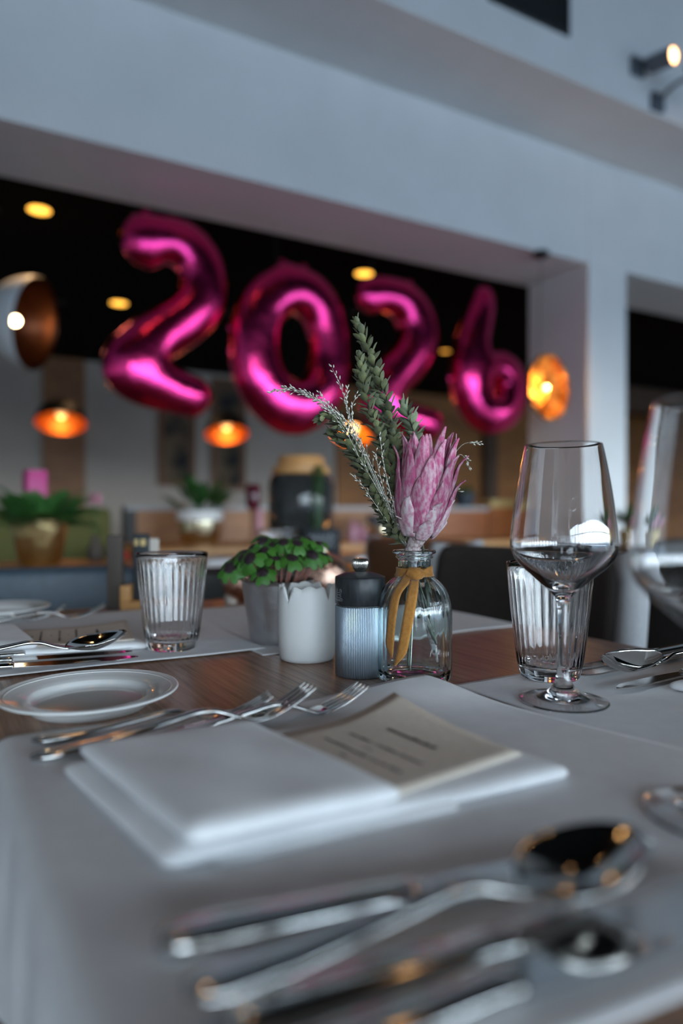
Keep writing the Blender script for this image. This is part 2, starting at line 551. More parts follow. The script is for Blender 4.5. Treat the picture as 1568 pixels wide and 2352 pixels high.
struct(obj('trim_2', box(a - 0.12, a + 0.12, BACKY - 0.2, BACKY - 0.05, 0, BCEIL), M['darkwood'], smooth=False, bevel=0.005))
struct(obj('trim_3', box(7.4, RX1, 6.9, 7.15, 2.44, BCEIL), M['darkwood'], smooth=False, bevel=0.005))

# window wall behind the camera
struct(obj('wall_front', join(
    box(RX0, RX1, WIN_Y - 0.2, WIN_Y, 0, WIN_Z0), box(RX0, RX1, WIN_Y - 0.2, WIN_Y, WIN_Z1, 4.7),
    box(RX0, WIN_X0, WIN_Y - 0.2, WIN_Y, WIN_Z0, WIN_Z1), box(WIN_X1, RX1, WIN_Y - 0.2, WIN_Y, WIN_Z0, WIN_Z1)),
    M['plaster'], smooth=False))
nw = 20
ww = (WIN_X1 - WIN_X0) / nw
for i in range(nw):
    xa = WIN_X0 + i * ww
    o = obj('window_%d' % (i + 1), join(
        box(xa, xa + 0.08, WIN_Y - 0.12, WIN_Y - 0.04, WIN_Z0, WIN_Z1), box(xa + ww - 0.08, xa + ww, WIN_Y - 0.12, WIN_Y - 0.04, WIN_Z0, WIN_Z1),
        box(xa + 0.08, xa + ww - 0.08, WIN_Y - 0.12, WIN_Y - 0.04, WIN_Z0, WIN_Z0 + 0.06),
        box(xa + 0.08, xa + ww - 0.08, WIN_Y - 0.12, WIN_Y - 0.04, WIN_Z1 - 0.06, WIN_Z1),
        box(xa + 0.08, xa + ww - 0.08, WIN_Y - 0.12, WIN_Y - 0.04, 1.62, 1.66)), M['frame_white'], smooth=False)
    struct(o)

# ------------------------------------------------------------------ vent and spots on the bulkhead
pa, pb = py_(1120, 12, BULK_Y), py_(1305, 86, BULK_Y)
vt = thing('air_vent', 'dark rectangular ventilation grille in the white bulkhead', 'vent', ((pa.x + pb.x) / 2, BULK_Y, 3.60))
hw = (pb.x - pa.x) / 2
zb = pb.z - 3.60
hgt = 0.30
obj('frame', join(box(-hw, hw, -0.012, 0, zb, zb + 0.012), box(-hw, hw, -0.012, 0, zb + hgt - 0.012, zb + hgt),
                  box(-hw, -hw + 0.012, -0.012, 0, zb, zb + hgt), box(hw - 0.012, hw, -0.012, 0, zb, zb + hgt),
                  box(-hw, hw, -0.002, 0, zb, zb + hgt)), M['vent'], vt, smooth=False)
for i in range(22):
    x = -hw + 0.02 + i * (2 * hw - 0.04) / 21
    obj('slat', box(x - 0.003, x + 0.003, -0.010, -0.001, zb + 0.012, zb + hgt - 0.012), M['metal_dark'], vt, smooth=False)

def spotlight(label, lens_px, d, aim, wall_y=BULK_Y, watt=0.0):
    p = px(*lens_px, d)
    t = thing('spotlight', label, 'spotlight', p)
    ax = Vector(aim).normalized()
    q = ax.to_track_quat('Z', 'Y').to_matrix().to_4x4() @ Matrix.Scale(1.3, 4)
    obj('head', xform(lathe([(0.0, -0.11), (0.03, -0.11), (0.036, -0.10), (0.036, 0.0), (0.033, 0.0), (0.031, -0.01), (0, -0.01)], 24), q), M['metal_grey'], t, auto=40)
    obj('lens', xform(lathe([(0, 0.002), (0.018, 0.0), (0.030, -0.008), (0, -0.0085)], 24), q), M['spotlens'], t)
    back = ax * -0.07
    wallp = Vector((p.x - 0.06, wall_y, p.z + 0.02)) - p
    obj('bracket', tube(smooth_path([back, back.lerp(wallp, 0.5) + Vector((0, 0, 0.03)), wallp], 8), 0.011, 8), M['metal_grey'], t)
    obj('mount', shift(box(wallp.x - 0.05, wallp.x + 0.05, wallp.y - 0.025, wallp.y + 0.002, wallp.z - 0.05, wallp.z + 0.05), (0, 0, 0)), M['metal_grey'], t, bevel=0.006)
    if watt:
        l = bpy.data.lights.new('spotlight_light', 'SPOT')
        l.energy = watt
        l.color = (1, 0.6, 0.3)
        l.spot_size = 1.0
        l.spot_blend = 0.5
        l.shadow_soft_size = 0.035
        lo = bpy.data.objects.new('spotlight_light', l)
        COL.objects.link(lo)
        lo.parent = t
        lo.location = ax * 0.012
        lo.rotation_euler = (-ax).to_track_quat('Z', 'Y').to_euler()
    return t
spotlight('grey spotlight on the bulkhead with its lit lens turned to the tables', (1549, 126), 3.66, -GV * 0.75 + RV * 0.55 - UP * 0.12, watt=8.0)
spotlight('second grey spotlight on the bulkhead, aimed down and away with its lens hidden', (1612, 200), 3.70, -UP * 0.8 + RV * 0.5 + GV * 0.3)

# ------------------------------------------------------------------ recessed downlights in the dark ceiling
for (x, y, r, mk, lab) in ((90, 483, 0.062, 'downlight', 'round orange downlight in the black ceiling above the white half-moon lamp'),
                        (273, 697, 0.068, 'downlight', 'round orange downlight in the black ceiling beside the first 2 balloon'),
                        (836, 629, 0.064, 'downlight', 'round orange downlight in the black ceiling above the second 2 balloon'),
                        (1022, 807, 0.05, 'downlight_dim', 'small dim orange downlight in the black ceiling between the 2 and 6 balloons')):
    p = pz(x, y, BCEIL)
    t = thing('downlight', lab, 'downlight', p)
    obj('rim', lathe([(r + 0.004, 0.0), (r + 0.014, -0.004), (r + 0.014, 0.004), (r + 0.004, 0.004)], 28, closed=True), M['lamp_black'], t)
    obj('lens', lathe([(0, -0.004), (r * 0.7, -0.003), (r + 0.005, 0.0), (0, 0.001)], 28), M[mk], t)
    l = bpy.data.lights.new('lamp_light', 'SPOT')
    l.energy = 22.0
    l.color = (1, 0.6, 0.28)
    l.spot_size = 2.1
    l.spot_blend = 0.6
    l.shadow_soft_size = 0.08
    lo = bpy.data.objects.new('lamp_light', l)
    COL.objects.link(lo)
    lo.parent = t
    lo.location = (0, 0, -0.02)

# ------------------------------------------------------------------ pendant lamps
def pendant(label, cpx, d, r, nrm, outer, inner, top_z, bulb='bulb', watt=0.0, col=(1, 0.5, 0.18), bulb_r=0.03, flat=1.0):
    p = px(*cpx, d)
    t = thing('pendant_lamp', label, 'lamp', p)
    n = (RV * nrm[0] + GV * nrm[1] + UP * nrm[2]).normalized()
    q = n.to_track_quat('Z', 'Y').to_matrix().to_4x4()
    k = 14
    po_ = [(r * math.sin(PI / 2 * i / k), -flat * r * math.cos(PI / 2 * i / k)) for i in range(k + 1)]
    po_[0] = (0, -r * flat)
    ri = r * 0.985
    pi_ = [(ri * math.sin(PI / 2 * i / k), -flat * ri * math.cos(PI / 2 * i / k)) for i in range(k, -1, -1)]
    pi_[-1] = (0, -ri * flat)
    obj('shade', xform(lathe(po_ + [(r * 0.993, 0.003)], 40, caps=False), q), M[outer], t)
    rl = random.Random(3)
    jit = {}
    def crumple(th, i, rr, zz):
        if inner != 'goldleaf' or i == 0:
            return rr, zz
        key = (int(round(th * 1000)), i)
        f_ = jit.setdefault(key, rl.uniform(0.90, 1.0))
        return rr * f_, zz * f_
    obj('shade_lining', xform(lathe([(r * 0.993, 0.003)] + pi_, 40, crumple, caps=False), q), M[inner], t, smooth=(inner != 'goldleaf'))
    bpos = n * (-r * 0.45 * flat)
    obj('bulb', shift(lathe([(0, -bulb_r)] + [(bulb_r * math.sin(PI * i / 10), -bulb_r * math.cos(PI * i / 10)) for i in range(1, 10)] + [(0, bulb_r)], 16), -bpos), M[bulb], t)
    obj('socket', tube([bpos - n * bulb_r * 0.7, bpos - n * (r * 0.52 * flat + bulb_r)], 0.014, 10), M['metal_dark'], t)
    start = Vector((0, 0, r * 0.9)) if n.z < 0 else Vector((0, 0, r * 0.5))
    start = -n * r * 0.98 * flat
    obj('cable', tube(smooth_path([start, start + Vector((0, 0, 0.05)) - n * 0.02, Vector((start.x, start.y, top_z - p.z))], 10), 0.0018, 6), M['lamp_black'], t)
    obj('ceiling_rose', shift(lathe([(0, 0), (0.05, 0), (0.05, -0.02), (0.03, -0.03), (0, -0.03)], 20), (-start.x, -start.y, -(top_z - p.z))), M['lamp_black'], t)
    if watt:
        l = bpy.data.lights.new('lamp_light', 'POINT')
        l.energy = watt
        l.color = col
        l.shadow_soft_size = bulb_r
        lo = bpy.data.objects.new('lamp_light', l)
        COL.objects.link(lo)
        lo.parent = t
        lo.location = bpos + n * (bulb_r + 0.012)
    return t
pendant('large white half-moon pendant lamp with a copper inside and a bright bulb', (82, 745), 4.2, 0.285, (0.975, -0.02, -0.17), 'lamp_white', 'copper_dark_reflection', BCEIL, 'bulb', 0.0, bulb_r=0.028)
pendant('black dome pendant lamp glowing orange in front of the brown pilaster', (140, 972), 6.0, 0.215, (0.12, -0.34, -0.93), 'lamp_black', 'copper_rough', BCEIL, 'diffuser', 1.6, (1, 0.5, 0.16), 0.045)
pendant('black dome pendant lamp glowing orange in front of the framed picture', (521, 997), 6.3, 0.20, (0.12, -0.34, -0.93), 'lamp_black', 'copper_rough', BCEIL, 'diffuser', 1.6, (1, 0.5, 0.16), 0.045)
pendant('dome pendant lamp glimpsed behind the dried sprigs above the drink dispenser', (806, 1000), 6.3, 0.19, (-0.1, -0.45, -0.88), 'lamp_black', 'goldleaf', BCEIL, 'bulb_soft', 5.0, (1, 0.42, 0.1), 0.05)
pendant('dome pendant lamp with a crumpled gold-leaf lining glowing beside the column', (1262, 889), 4.12, 0.20, (0.62, -0.78, 0.0), 'lamp_black', 'goldleaf', SOF, 'bulb_soft', 3.4, (1, 0.5, 0.14), 0.015, flat=0.32)

# ------------------------------------------------------------------ foil number balloons
def balloon(name_label, strokes, Y, tabs=(), depth=0.8):
    """strokes: list of (points px [(x,y,r)], closed)"""
    step = 0.008
    segs = []
    allp = []
    for pts, closed in strokes:
        P = []
        dense = smooth_path([(q[0], q[1], q[2]) for q in (pts + [pts[0]] if closed else pts)], 60)
        for q in dense:
            w = py_(q.x, q.y, Y)
            dd = (w - Vector((0, 0, CAMZ))).dot(GV)
            P.append((w.x, w.z, q.z * dd / F * 1.06))
        P = np.array(P)
        allp.append(P)
        segs.append((P, closed))
    A = np.vstack(allp)
    cx0, cz0 = (A[:, 0].min() + A[:, 0].max()) / 2, (A[:, 1].min() + A[:, 1].max()) / 2
    rm = A[:, 2].max() + 3 * step
    xs = np.arange(A[:, 0].min() - rm, A[:, 0].max() + rm, step)
    zs = np.arange(A[:, 1].min() - rm, A[:, 1].max() + rm, step)
    def sdf(X, Z):
        best = np.full(X.shape, 1e3)
        for P, closed in segs:
            n = len(P)
            for i in range(n - 1):
                ax, az, ar = P[i]
                bx, bz, br = P[i + 1]
                dx, dz = bx - ax, bz - az
                L2 = dx * dx + dz * dz + 1e-12
                t = ((X - ax) * dx + (Z - az) * dz) / L2
                tcl = np.clip(t, 0, 1)
                s = np.hypot(X - ax - tcl * dx, Z - az - tcl * dz) - (ar + (br - ar) * tcl)
                L = math.sqrt(L2)
                if not closed and i == 0:
                    s = np.maximum(s, -t * L - 0.022)
                if not closed and i == n - 2:
                    s = np.maximum(s, (t - 1) * L - 0.022)
                best = np.minimum(best, s)
        return best
    X, Z = np.meshgrid(xs, zs, indexing='ij')
    S = sdf(X, Z)
    ins = S < -0.001
    u = np.zeros_like(S)
    for it in range(2200):
        u[1:-1, 1:-1] = (u[2:, 1:-1] + u[:-2, 1:-1] + u[1:-1, 2:] + u[1:-1, :-2] + step * step) * 0.25
        u[~ins] = 0
    Hh = np.sqrt(np.maximum(u, 0) * 2) * depth
    # snap the vertices just outside to the outline
    e = 1e-4
    for _ in range(2):
        S0 = sdf(X, Z)
        gx = (sdf(X + e, Z) - S0) / e
        gz = (sdf(X, Z + e) - S0) / e
        near = (~ins) & (S0 < 3 * step)
        X = np.where(near, X - S0 * gx, X)
        Z = np.where(near, Z - S0 * gz, Z)
    nx, nz = S.shape
    used = np.zeros_like(ins)
    cells = []
    for i in range(nx - 1):
        for j in range(nz - 1):
            if ins[i, j] or ins[i + 1, j] or ins[i, j + 1] or ins[i + 1, j + 1]:
                cells.append((i, j))
                used[i:i + 2, j:j + 2] = True
    fi, bi = {}, {}
    V = []
    for i, j in zip(*np.nonzero(used)):
        h = Hh[i, j] if ins[i, j] else 0.0
        fi[(i, j)] = len(V)
        V.append((X[i, j] - cx0, -h, Z[i, j] - cz0))
        if h > 0:
            bi[(i, j)] = len(V)
            V.append((X[i, j] - cx0, h, Z[i, j] - cz0))
        else:
            bi[(i, j)] = fi[(i, j)]
    Fc = []
    for i, j in cells:
        q = ((i, j), (i + 1, j), (i + 1, j + 1), (i, j + 1))
        Fc.append(tuple(fi[k] for k in q))
        bk = tuple(bi[k] for k in reversed(q))
        if set(bk) != set(Fc[-1]):
            Fc.append(bk)
    t = thing('number_balloon', name_label, 'balloon', (cx0, Y, cz0), 0, 'foil number balloons reading 2026')
    o = obj('foil_body', (V, Fc), M['foil'], t)
    sm = o.modifiers.new('smooth', 'SMOOTH')
    sm.factor = 0.5
    sm.iterations = 6
    for (tx, ty) in tabs:
        w = py_(tx, ty, Y)
        lo = (w.x - cx0, -0.004, w.z - cz0)
        obj('tab', lathe([(0.0, -0.003), (0.016, -0.002), (0.022, 0), (0.016, 0.002), (0, 0.003)], 14), M['foil'], t, lo, (PI / 2, 0, 0))
    top = max(v[2] for v in V)
    tx = [v for v in V if v[2] > top - 0.02][0]
    obj('string', tube([(tx[0], 0, top - 0.01), (tx[0], 0, SOF - cz0)], 0.0006, 5), M['thread'], t)
    return t

BY = 3.44
balloon('magenta foil balloon shaped as a two, beside the zero and an orange downlight', [([(328, 556, 60), (372, 551, 50), (420, 563, 50), (454, 600, 51), (467, 650, 52), (458, 698, 53), (425, 735, 54), (375, 766, 56), (330, 796, 58), (300, 836, 62), (314, 860, 61), (352, 880, 57), (400, 898, 50), (447, 912, 46)], False)], BY,
        ((335, 492), (467, 545), (280, 896), (316, 914), (352, 928)))
balloon('magenta foil balloon shaped as a zero', [([(660, 660, 52), (602, 705, 54), (582, 790, 55), (602, 880, 58), (668, 938, 60), (735, 905, 52), (756, 820, 45), (745, 735, 46), (712, 682, 50)], True)], BY,
        ((648, 605), (697, 616), (532, 752), (532, 806), (600, 950)))
balloon('magenta foil balloon shaped as a two, between the zero and the six', [([(845, 680, 38), (885, 676, 38), (928, 694, 42), (955, 735, 46), (958, 785, 47), (935, 830, 46), (898, 868, 46), (872, 905, 45), (872, 940, 40), (915, 955, 36), (955, 966, 36), (992, 976, 35)], False)], BY,
        ((940, 652),))
balloon('magenta foil balloon shaped as a six', [([(1112, 676, 22), (1104, 715, 32), (1090, 760, 38), (1078, 815, 42), (1076, 870, 44), (1090, 925, 44), (1122, 953, 43), (1155, 942, 41), (1171, 905, 40), (1165, 862, 38), (1138, 840, 34), (1108, 850, 34)], False)], BY + 0.02,
        ((1034, 868),))

# ------------------------------------------------------------------ back of the room
def picture(label, x0, x1, y0, y1):
    a_, b_ = py_(x0, y0, BACKY), py_(x1, y1, BACKY)
    t = thing('framed_picture', label, 'picture', ((a_.x + b_.x) / 2, BACKY, (a_.z + b_.z) / 2))
    w, h = (b_.x - a_.x) / 2, (a_.z - b_.z) / 2
    obj('canvas', box(-w + 0.05, w - 0.05, -0.03, -0.002, -h + 0.05, h - 0.05), M['canvas'], t, smooth=False)
    obj('frame', join(box(-w, w, -0.05, -0.001, h - 0.07, h), box(-w, w, -0.05, -0.001, -h, -h + 0.07),
                      box(-w, -w + 0.07, -0.05, -0.001, -h + 0.07, h - 0.07), box(w - 0.07, w, -0.05, -0.001, -h + 0.07, h - 0.07)), M['pictframe'], t, smooth=False)
    return t
picture('tall dark framed picture on the grey wall below the first 2 balloon', 362, 447, 880, 1118)
picture('tall framed picture in a red-brown frame on the grey wall left of the 0 balloon', 484, 562, 868, 1128)

def table(name, label, x0, x1, y0, y1, z, m, th=0.035, rot=0, leg=0.06):
    cx_, cy_ = (x0 + x1) / 2, (y0 + y1) / 2
    t = thing(name, label, 'table', (cx_, cy_, 0), rot)
    w, h = (x1 - x0) / 2, (y1 - y0) / 2
    obj('tabletop', box(-w, w, -h, h, z - th, z), M[m], t, smooth=False, bevel=0.004)
    for sx_ in (-1, 1):
        for sy_ in (-1, 1):
            obj('leg', box(sx_ * (w - 0.1) - leg / 2, sx_ * (w - 0.1) + leg / 2, sy_ * (h - 0.08) - leg / 2, sy_ * (h - 0.08) + leg / 2, 0, z - th + 0.001), M['darkwood'], t, smooth=False)
    return t
BTL, BTR = py_(-220, 1290, 2.2).x, py_(1150, 1290, 2.2).x
table('dining_table', 'long light oak dining table carrying the fern, dispenser and chalkboard', BTL, BTR, 1.76, 2.56, TZ, 'oak')
CTL, CTR = py_(292, 1250, 3.3).x, py_(1225, 1250, 3.2).x
table('console_table', 'light oak console table in front of the wooden partition', CTL, CTR - 0.06, 3.06, 3.66, TZ, 'oak')

# low wooden partition behind the console
PY = 3.74
a, b = py_(290, 1165, PY).x, py_(1120, 1165, PY).x
t = thing('partition', 'low brown wooden partition with a grey top behind the console', 'partition', ((a + b) / 2, PY + 0.06, 0))
w = (b - a) / 2
nb = 5
for i in range(nb):
    xa = -w + 0.05 + i * (2 * w - 0.05) / nb
    obj('panel', box(xa + 0.003, xa + (2 * w - 0.05) / nb - 0.003, -0.06, 0.06, 0.0, 0.925), M['redwood' if i == nb - 1 else 'brownwood'], t, smooth=False)
obj('top_rail', box(-w, w, -0.075, 0.075, 0.925, 0.950), M['fabric_light'], t, smooth=False)
obj('end_post', box(-w, -w + 0.05, -0.07, 0.07, 0, 0.925), M['leather_black'], t, smooth=False)
PT = 0.950

# right-hand partition, redder
a2, b2 = py_(1122, 1165, PY).x, py_(1300, 1165, PY).x
t = thing('partition', 'low red-brown wooden partition meeting the white column', 'partition', ((a2 + b2) / 2, PY + 0.06, 0))
w = (b2 - a2) / 2
for i in range(2):
    obj('panel', box(-w + i * w + 0.003, -w + (i + 1) * w - 0.003, -0.06, 0.06, 0, 0.935), M['redwood'], t, smooth=False)
obj('top_rail', box(-w, w, -0.07, 0.07, 0.935, 0.948), M['redwood'], t, smooth=False)

# olive bench at the left of the partition
a, b = py_(-60, 1200, 3.5).x, py_(268, 1200, 3.5).x
t = thing('upholstered_bench', 'olive green upholstered bench beside the wooden partition', 'bench', ((a + b) / 2, 3.55, 0))
w = (b - a) / 2
obj('backrest', box(-w, w, 0.08, 0.2, 0.40, 0.935), M['olive'], t, bevel=0.03)
obj('seat', box(-w, w, -0.4, 0.1, 0.30, 0.46), M['olive'], t, bevel=0.04)
obj('base', box(-w + 0.03, w - 0.03, -0.36, 0.18, 0.0, 0.31), M['darkwood'], t, smooth=False)

# ------------------------------------------------------------------ chairs
def chair(label, mk, center, facing, width=0.46, top=0.84, edge=None, group=None, tilt=0.05):
    """center: floor point under the backrest middle, facing: angle the sitter faces"""
    t = thing('dining_chair', label, 'chair', (center[0], center[1], 0), facing, group)
    w = width / 2
    # local: sitter faces +x, backrest at x=0
    def back(u, v):
        y = (v - 0.5) * 2 * w
        z = 0.42 + u * (top - 0.42)
        r = 0.05
        if u > 0.9:
            y *= 1 - 0.06 * ((u - 0.9) / 0.1) ** 2
        x = -tilt * u + 0.045 * (2 * v - 1) ** 2
        return Vector((x, y, z))
    o = obj('backrest', grid(back, 14, 14), M[mk], t)
    solid(o, 0.055, 0)
    bv = o.modifiers.new('bevel', 'BEVEL'); bv.width = 0.018; bv.segments = 3; bv.limit_method = 'ANGLE'
    if edge:
        for s in (0, 1):
            pth = [back(k / 10, s) + Vector((0.0, (0.012 if s else -0.012), 0)) for k in range(11)]
            obj('side_band', tube(pth, 0.024, 8), M[edge], t)
    obj('seat', box(0.0, 0.46, -w + 0.01, w - 0.01, 0.40, 0.47), M[mk], t, bevel=0.025)
    for (lx, ly) in ((0.03, -w + 0.05), (0.03, w - 0.05), (0.42, -w + 0.05), (0.42, w - 0.05)):
        obj('leg', tube([(lx, ly, 0.41), (lx, ly, 0)], lambda q: 0.021 - 0.007 * q, 8), M['darkwood'], t)
    return t
nA = TROT + PI   # sitter on the right side faces -n
sA = TROT - PI / 2
p = ns(0.955, 0.935)
chair('grey-brown leather chair with pale side bands at the table behind the ribbed tumbler', 'leather_grey', p, nA, 0.47, 0.845, 'fabric_light')
p = cw(-0.68, 1.50, 0)
chair('slate blue leather chair at the far end of the table', 'leather_blue', p, sA - 0.05, 0.46, 0.79)
p = cw(0.21, 1.83, 0)
chair('brown leather chair with a pale side band behind the flower vase', 'leather_brown', p, TROT, 0.43, 0.842, 'fabric_light')
p = px(1572, 1300, 2.3)
chair('black leather chair beyond the wine glasses, below the column', 'leather_black', p, PI / 2, 0.46, 0.83)
p = px(565, 1300, 1.62)
chair('black leather chair facing the oak table behind the potted clover', 'leather_black', (p.x, p.y - 0.02, 0), PI / 2, 0.36, 0.79)
p = px(1590, 1400, 1.50)
chair('dark grey leather chair past the table corner beside the near wine glass', 'leather_black', p, 0.25, 0.45, 0.80)

p = ns(0.38, -0.44)  # out of view, added to shade the near cloth from the windows
chair('unseen grey-brown leather chair added at the window end of the set table', 'leather_grey', p, TROT + PI / 2, 0.47, 0.845)
p = ns(-0.24, 0.38)  # another unseen chair, put in to block daylight from the near left cloth
chair('unseen grey-brown leather chair added at the setting with the lifted cloth', 'leather_grey', p, TROT, 0.47, 0.845)
p = ns(1.02, 0.28)  # third chair outside the frame, added partly for its shade
chair('unseen grey-brown leather chair added at the right setting', 'leather_grey', p, nA, 0.47, 0.845)

# warm downlights in the dark ceiling above the set table
for i, (x, y) in enumerate(((-1.4, 0.6), (0.2, 1.6), (1.8, 0.6))):
    t = thing('downlight', 'round warm downlight in the dark ceiling over the set table', 'downlight', (x, y, FCEIL), 0, 'downlights over the set table')
    r = 0.05
    obj('rim', lathe([(r + 0.004, 0.0), (r + 0.014, -0.004), (r + 0.014, 0.004), (r + 0.004, 0.004)], 28, closed=True), M['lamp_black'], t)
    obj('lens', lathe([(0, -0.004), (r * 0.7, -0.003), (r + 0.005, 0.0), (0, 0.001)], 28), M['warmlens'], t)
    l = bpy.data.lights.new('ceiling_downlight_offscreen', 'SPOT')
    l.energy = 6.5
    l.color = (1, 0.55, 0.22)
    l.spot_size = 1.9
    l.spot_blend = 0.6
    l.shadow_soft_size = 0.08
    lo = bpy.data.objects.new('ceiling_downlight_offscreen', l)
    COL.objects.link(lo)
    lo.parent = t
    lo.location = (0, 0, -0.02)

# ------------------------------------------------------------------ plants and things on the back tables
def frond_mesh(L, n=16, m=None):
    V, Fc = [], []
    for i in range(n):
        u = (i + 1) / n
        c = Vector((L * u, 0, 0.55 * L * (u - 1.15 * u * u)))
        ll = 0.34 * L * math.sin(PI * (0.12 + 0.86 * u)) ** 0.8
        for s in (-1, 1):
            a_ = len(V)
            d = Vector((0.45, s, -0.15)).normalized()
            V += [c + Vector((-0.016 * L, 0, 0)), c + d * ll * 0.5 + Vector((-0.03 * L, 0, 0.01 * L)), c + d * ll, c + d * ll * 0.5 + Vector((0.035 * L, 0, 0.01 * L))]
            Fc.append((a_, a_ + 1, a_ + 2, a_ + 3) if s > 0 else (a_ + 3, a_ + 2, a_ + 1, a_))
    st = tube([Vector((L * k / 10, 0, 0.55 * L * (k / 10 - 1.15 * (k / 10) ** 2))) for k in range(11)], lambda q: 0.004 * L / 0.15 * (1 - 0.8 * q), 5)
    v, f = join((V, Fc), st)
    return meshdata('frond', v, f, m)

def pot_plant(label, base, pot_prof, pot_mat, leaf_mesh, nleaf, top_z, spread, zvar, leafname='frond', seed=1, rim=None, rim_mat=None, scale=(0.7, 1.1), el=(0.1, 1.2)):
    rnd = random.Random(seed)
    t = thing('potted_plant', label, 'plant', base)
    obj('pot', lathe(pot_prof, 40), M[pot_mat], t, auto=50)
    if rim:
        obj('pot_rim', lathe(rim, 40, closed=True), M[rim_mat], t, auto=50)
    obj('soil', lathe([(0, top_z - 0.012), (pot_prof[-1][0] * 0.9, top_z - 0.012)], 24, caps=False), M['soil'], t)
    for i in range(nleaf):
        az = i * 2.399 + rnd.uniform(-0.3, 0.3)
        e = rnd.uniform(*el)
        o = link(leafname, leaf_mesh, t)
        o.location = (spread * 0.25 * math.cos(az), spread * 0.25 * math.sin(az), top_z - 0.014)
        s = rnd.uniform(*scale)
        o.scale = (s, s, s)
        o.rotation_euler = Quaternion((0, 0, 1), az).to_matrix().to_4x4().__matmul__(Matrix.Rotation(-e, 4, 'Y')).to_euler()
    return t

fr = frond_mesh(0.145, 18, M['fern'])
fb = px(92, 1300, 2.09)
pot_plant('bushy green fern in a hammered gold pot on the oak table', (fb.x, fb.y, TZ), [(0, 0), (0.052, 0), (0.062, 0.02), (0.078, 0.10), (0.083, 0.142), (0.078, 0.142), (0.074, 0.12)], 'brass', fr, 64, 0.13, 0.16, 0, seed=3, scale=(0.65, 1.1), el=(-0.1, 1.25))

def big_leaf(L, W, m):
    def fn(u, v):
        w = W * 0.5 * math.sin(PI * max(0.0, (u - 0.28) / 0.72) ** 0.7) if u > 0.28 else 0.004
        y = (v - 0.5) * 2 * w
        return Vector((u * L, y, 0.35 * L * (u - 1.1 * u * u) - abs(y) * 0.25))
    return meshdata('leaf', *grid(fn, 12, 4), m)
bl = big_leaf(0.30, 0.085, M['plantleaf'])
bp = py_(459, 1250, 3.46)
pot_plant('green leafy plant in a shiny brass pot with a white rim on the console', (bp.x, bp.y, TZ), [(0, 0), (0.085, 0), (0.102, 0.03), (0.108, 0.075), (0.108, 0.125), (0.1, 0.13), (0.095, 0.11)], 'brass2', bl, 24, 0.165, 0.16, 0, 'leaf', 5,
          [(0.112, 0.12), (0.118, 0.125), (0.118, 0.172), (0.108, 0.172), (0.104, 0.12)], 'whitematte', (0.6, 0.85), (0.25, 1.35))
bl2 = big_leaf(0.16, 0.05, M['plantleaf'])
bp = py_(878, 1250, 3.40)
t = thing('planter', 'empty polished brass planter with a grey rim on the console', 'planter', (bp.x, bp.y, TZ))
obj('pot', lathe([(0, 0), (0.065, 0), (0.08, 0.03), (0.084, 0.1), (0.08, 0.105), (0.07, 0.09), (0.06, 0.02), (0, 0.015)], 40), M['brass2'], t, auto=50)
obj('pot_rim', lathe([(0.085, 0.10), (0.092, 0.103), (0.092, 0.15), (0.082, 0.15), (0.08, 0.10)], 40, closed=True), M['metal_grey'], t, auto=50)
bp = py_(1066, 1168, PY + 0.05)
pot_plant('small green plant in a dark blue pot on the partition', (bp.x, bp.y, PT), [(0, 0), (0.06, 0), (0.075, 0.06), (0.08, 0.1), (0.072, 0.1), (0.07, 0.08)], 'bluepot', bl2, 26, 0.09, 0.1, 0, 'leaf', 9, scale=(0.5, 0.78), el=(0.1, 1.2))
a_, b_ = py_(1085, 1170, PY + 0.03), py_(1150, 1170, PY + 0.03)
bx_ = thing('gift_box', 'flat gold box on the partition beside the dark blue pot', 'box', ((a_.x + b_.x) / 2 + 0.12, PY + 0.04, PT))
obj('box_body', box(-0.11, 0.11, -0.05, 0.05, 0, 0.035), M['goldbox'], bx_, bevel=0.003)
obj('lid', box(-0.115, 0.115, -0.054, 0.054, 0.035, 0.052), M['goldbox'], bx_, bevel=0.003)

# flowers past the column
bp = px(1452, 1240, 3.75)
t = table('side_table', 'small dark table with pink flowers past the column', bp.x - 0.3, bp.x + 0.5, bp.y - 0.25, bp.y + 0.3, 0.73, 'darkwood')
fl = thing('flower_arrangement', 'pink blossoms with green leaves in a yellow pot past the column', 'flowers', (bp.x, bp.y, 0.73))
obj('pot', lathe([(0, 0), (0.06, 0), (0.08, 0.09), (0.072, 0.09), (0.055, 0.01)], 24), M['goldbox'], fl, auto=50)
rnd = random.Random(4)
pet = meshdata('blossom', *lathe([(0, -0.02), (0.022, -0.012), (0.03, 0.004), (0.018, 0.02), (0, 0.016)], 10), M['flowerpink'])
for i in range(12):
    o = link('blossom', pet, fl, (rnd.uniform(-0.07, 0.07), rnd.uniform(-0.07, 0.07), rnd.uniform(0.11, 0.17)))
for i in range(16):
    o = link('leaf', bl2, fl, (rnd.uniform(-0.04, 0.04), rnd.uniform(-0.04, 0.04), 0.09))
    o.rotation_euler = (0, -rnd.uniform(0.5, 1.4), i * 2.4)

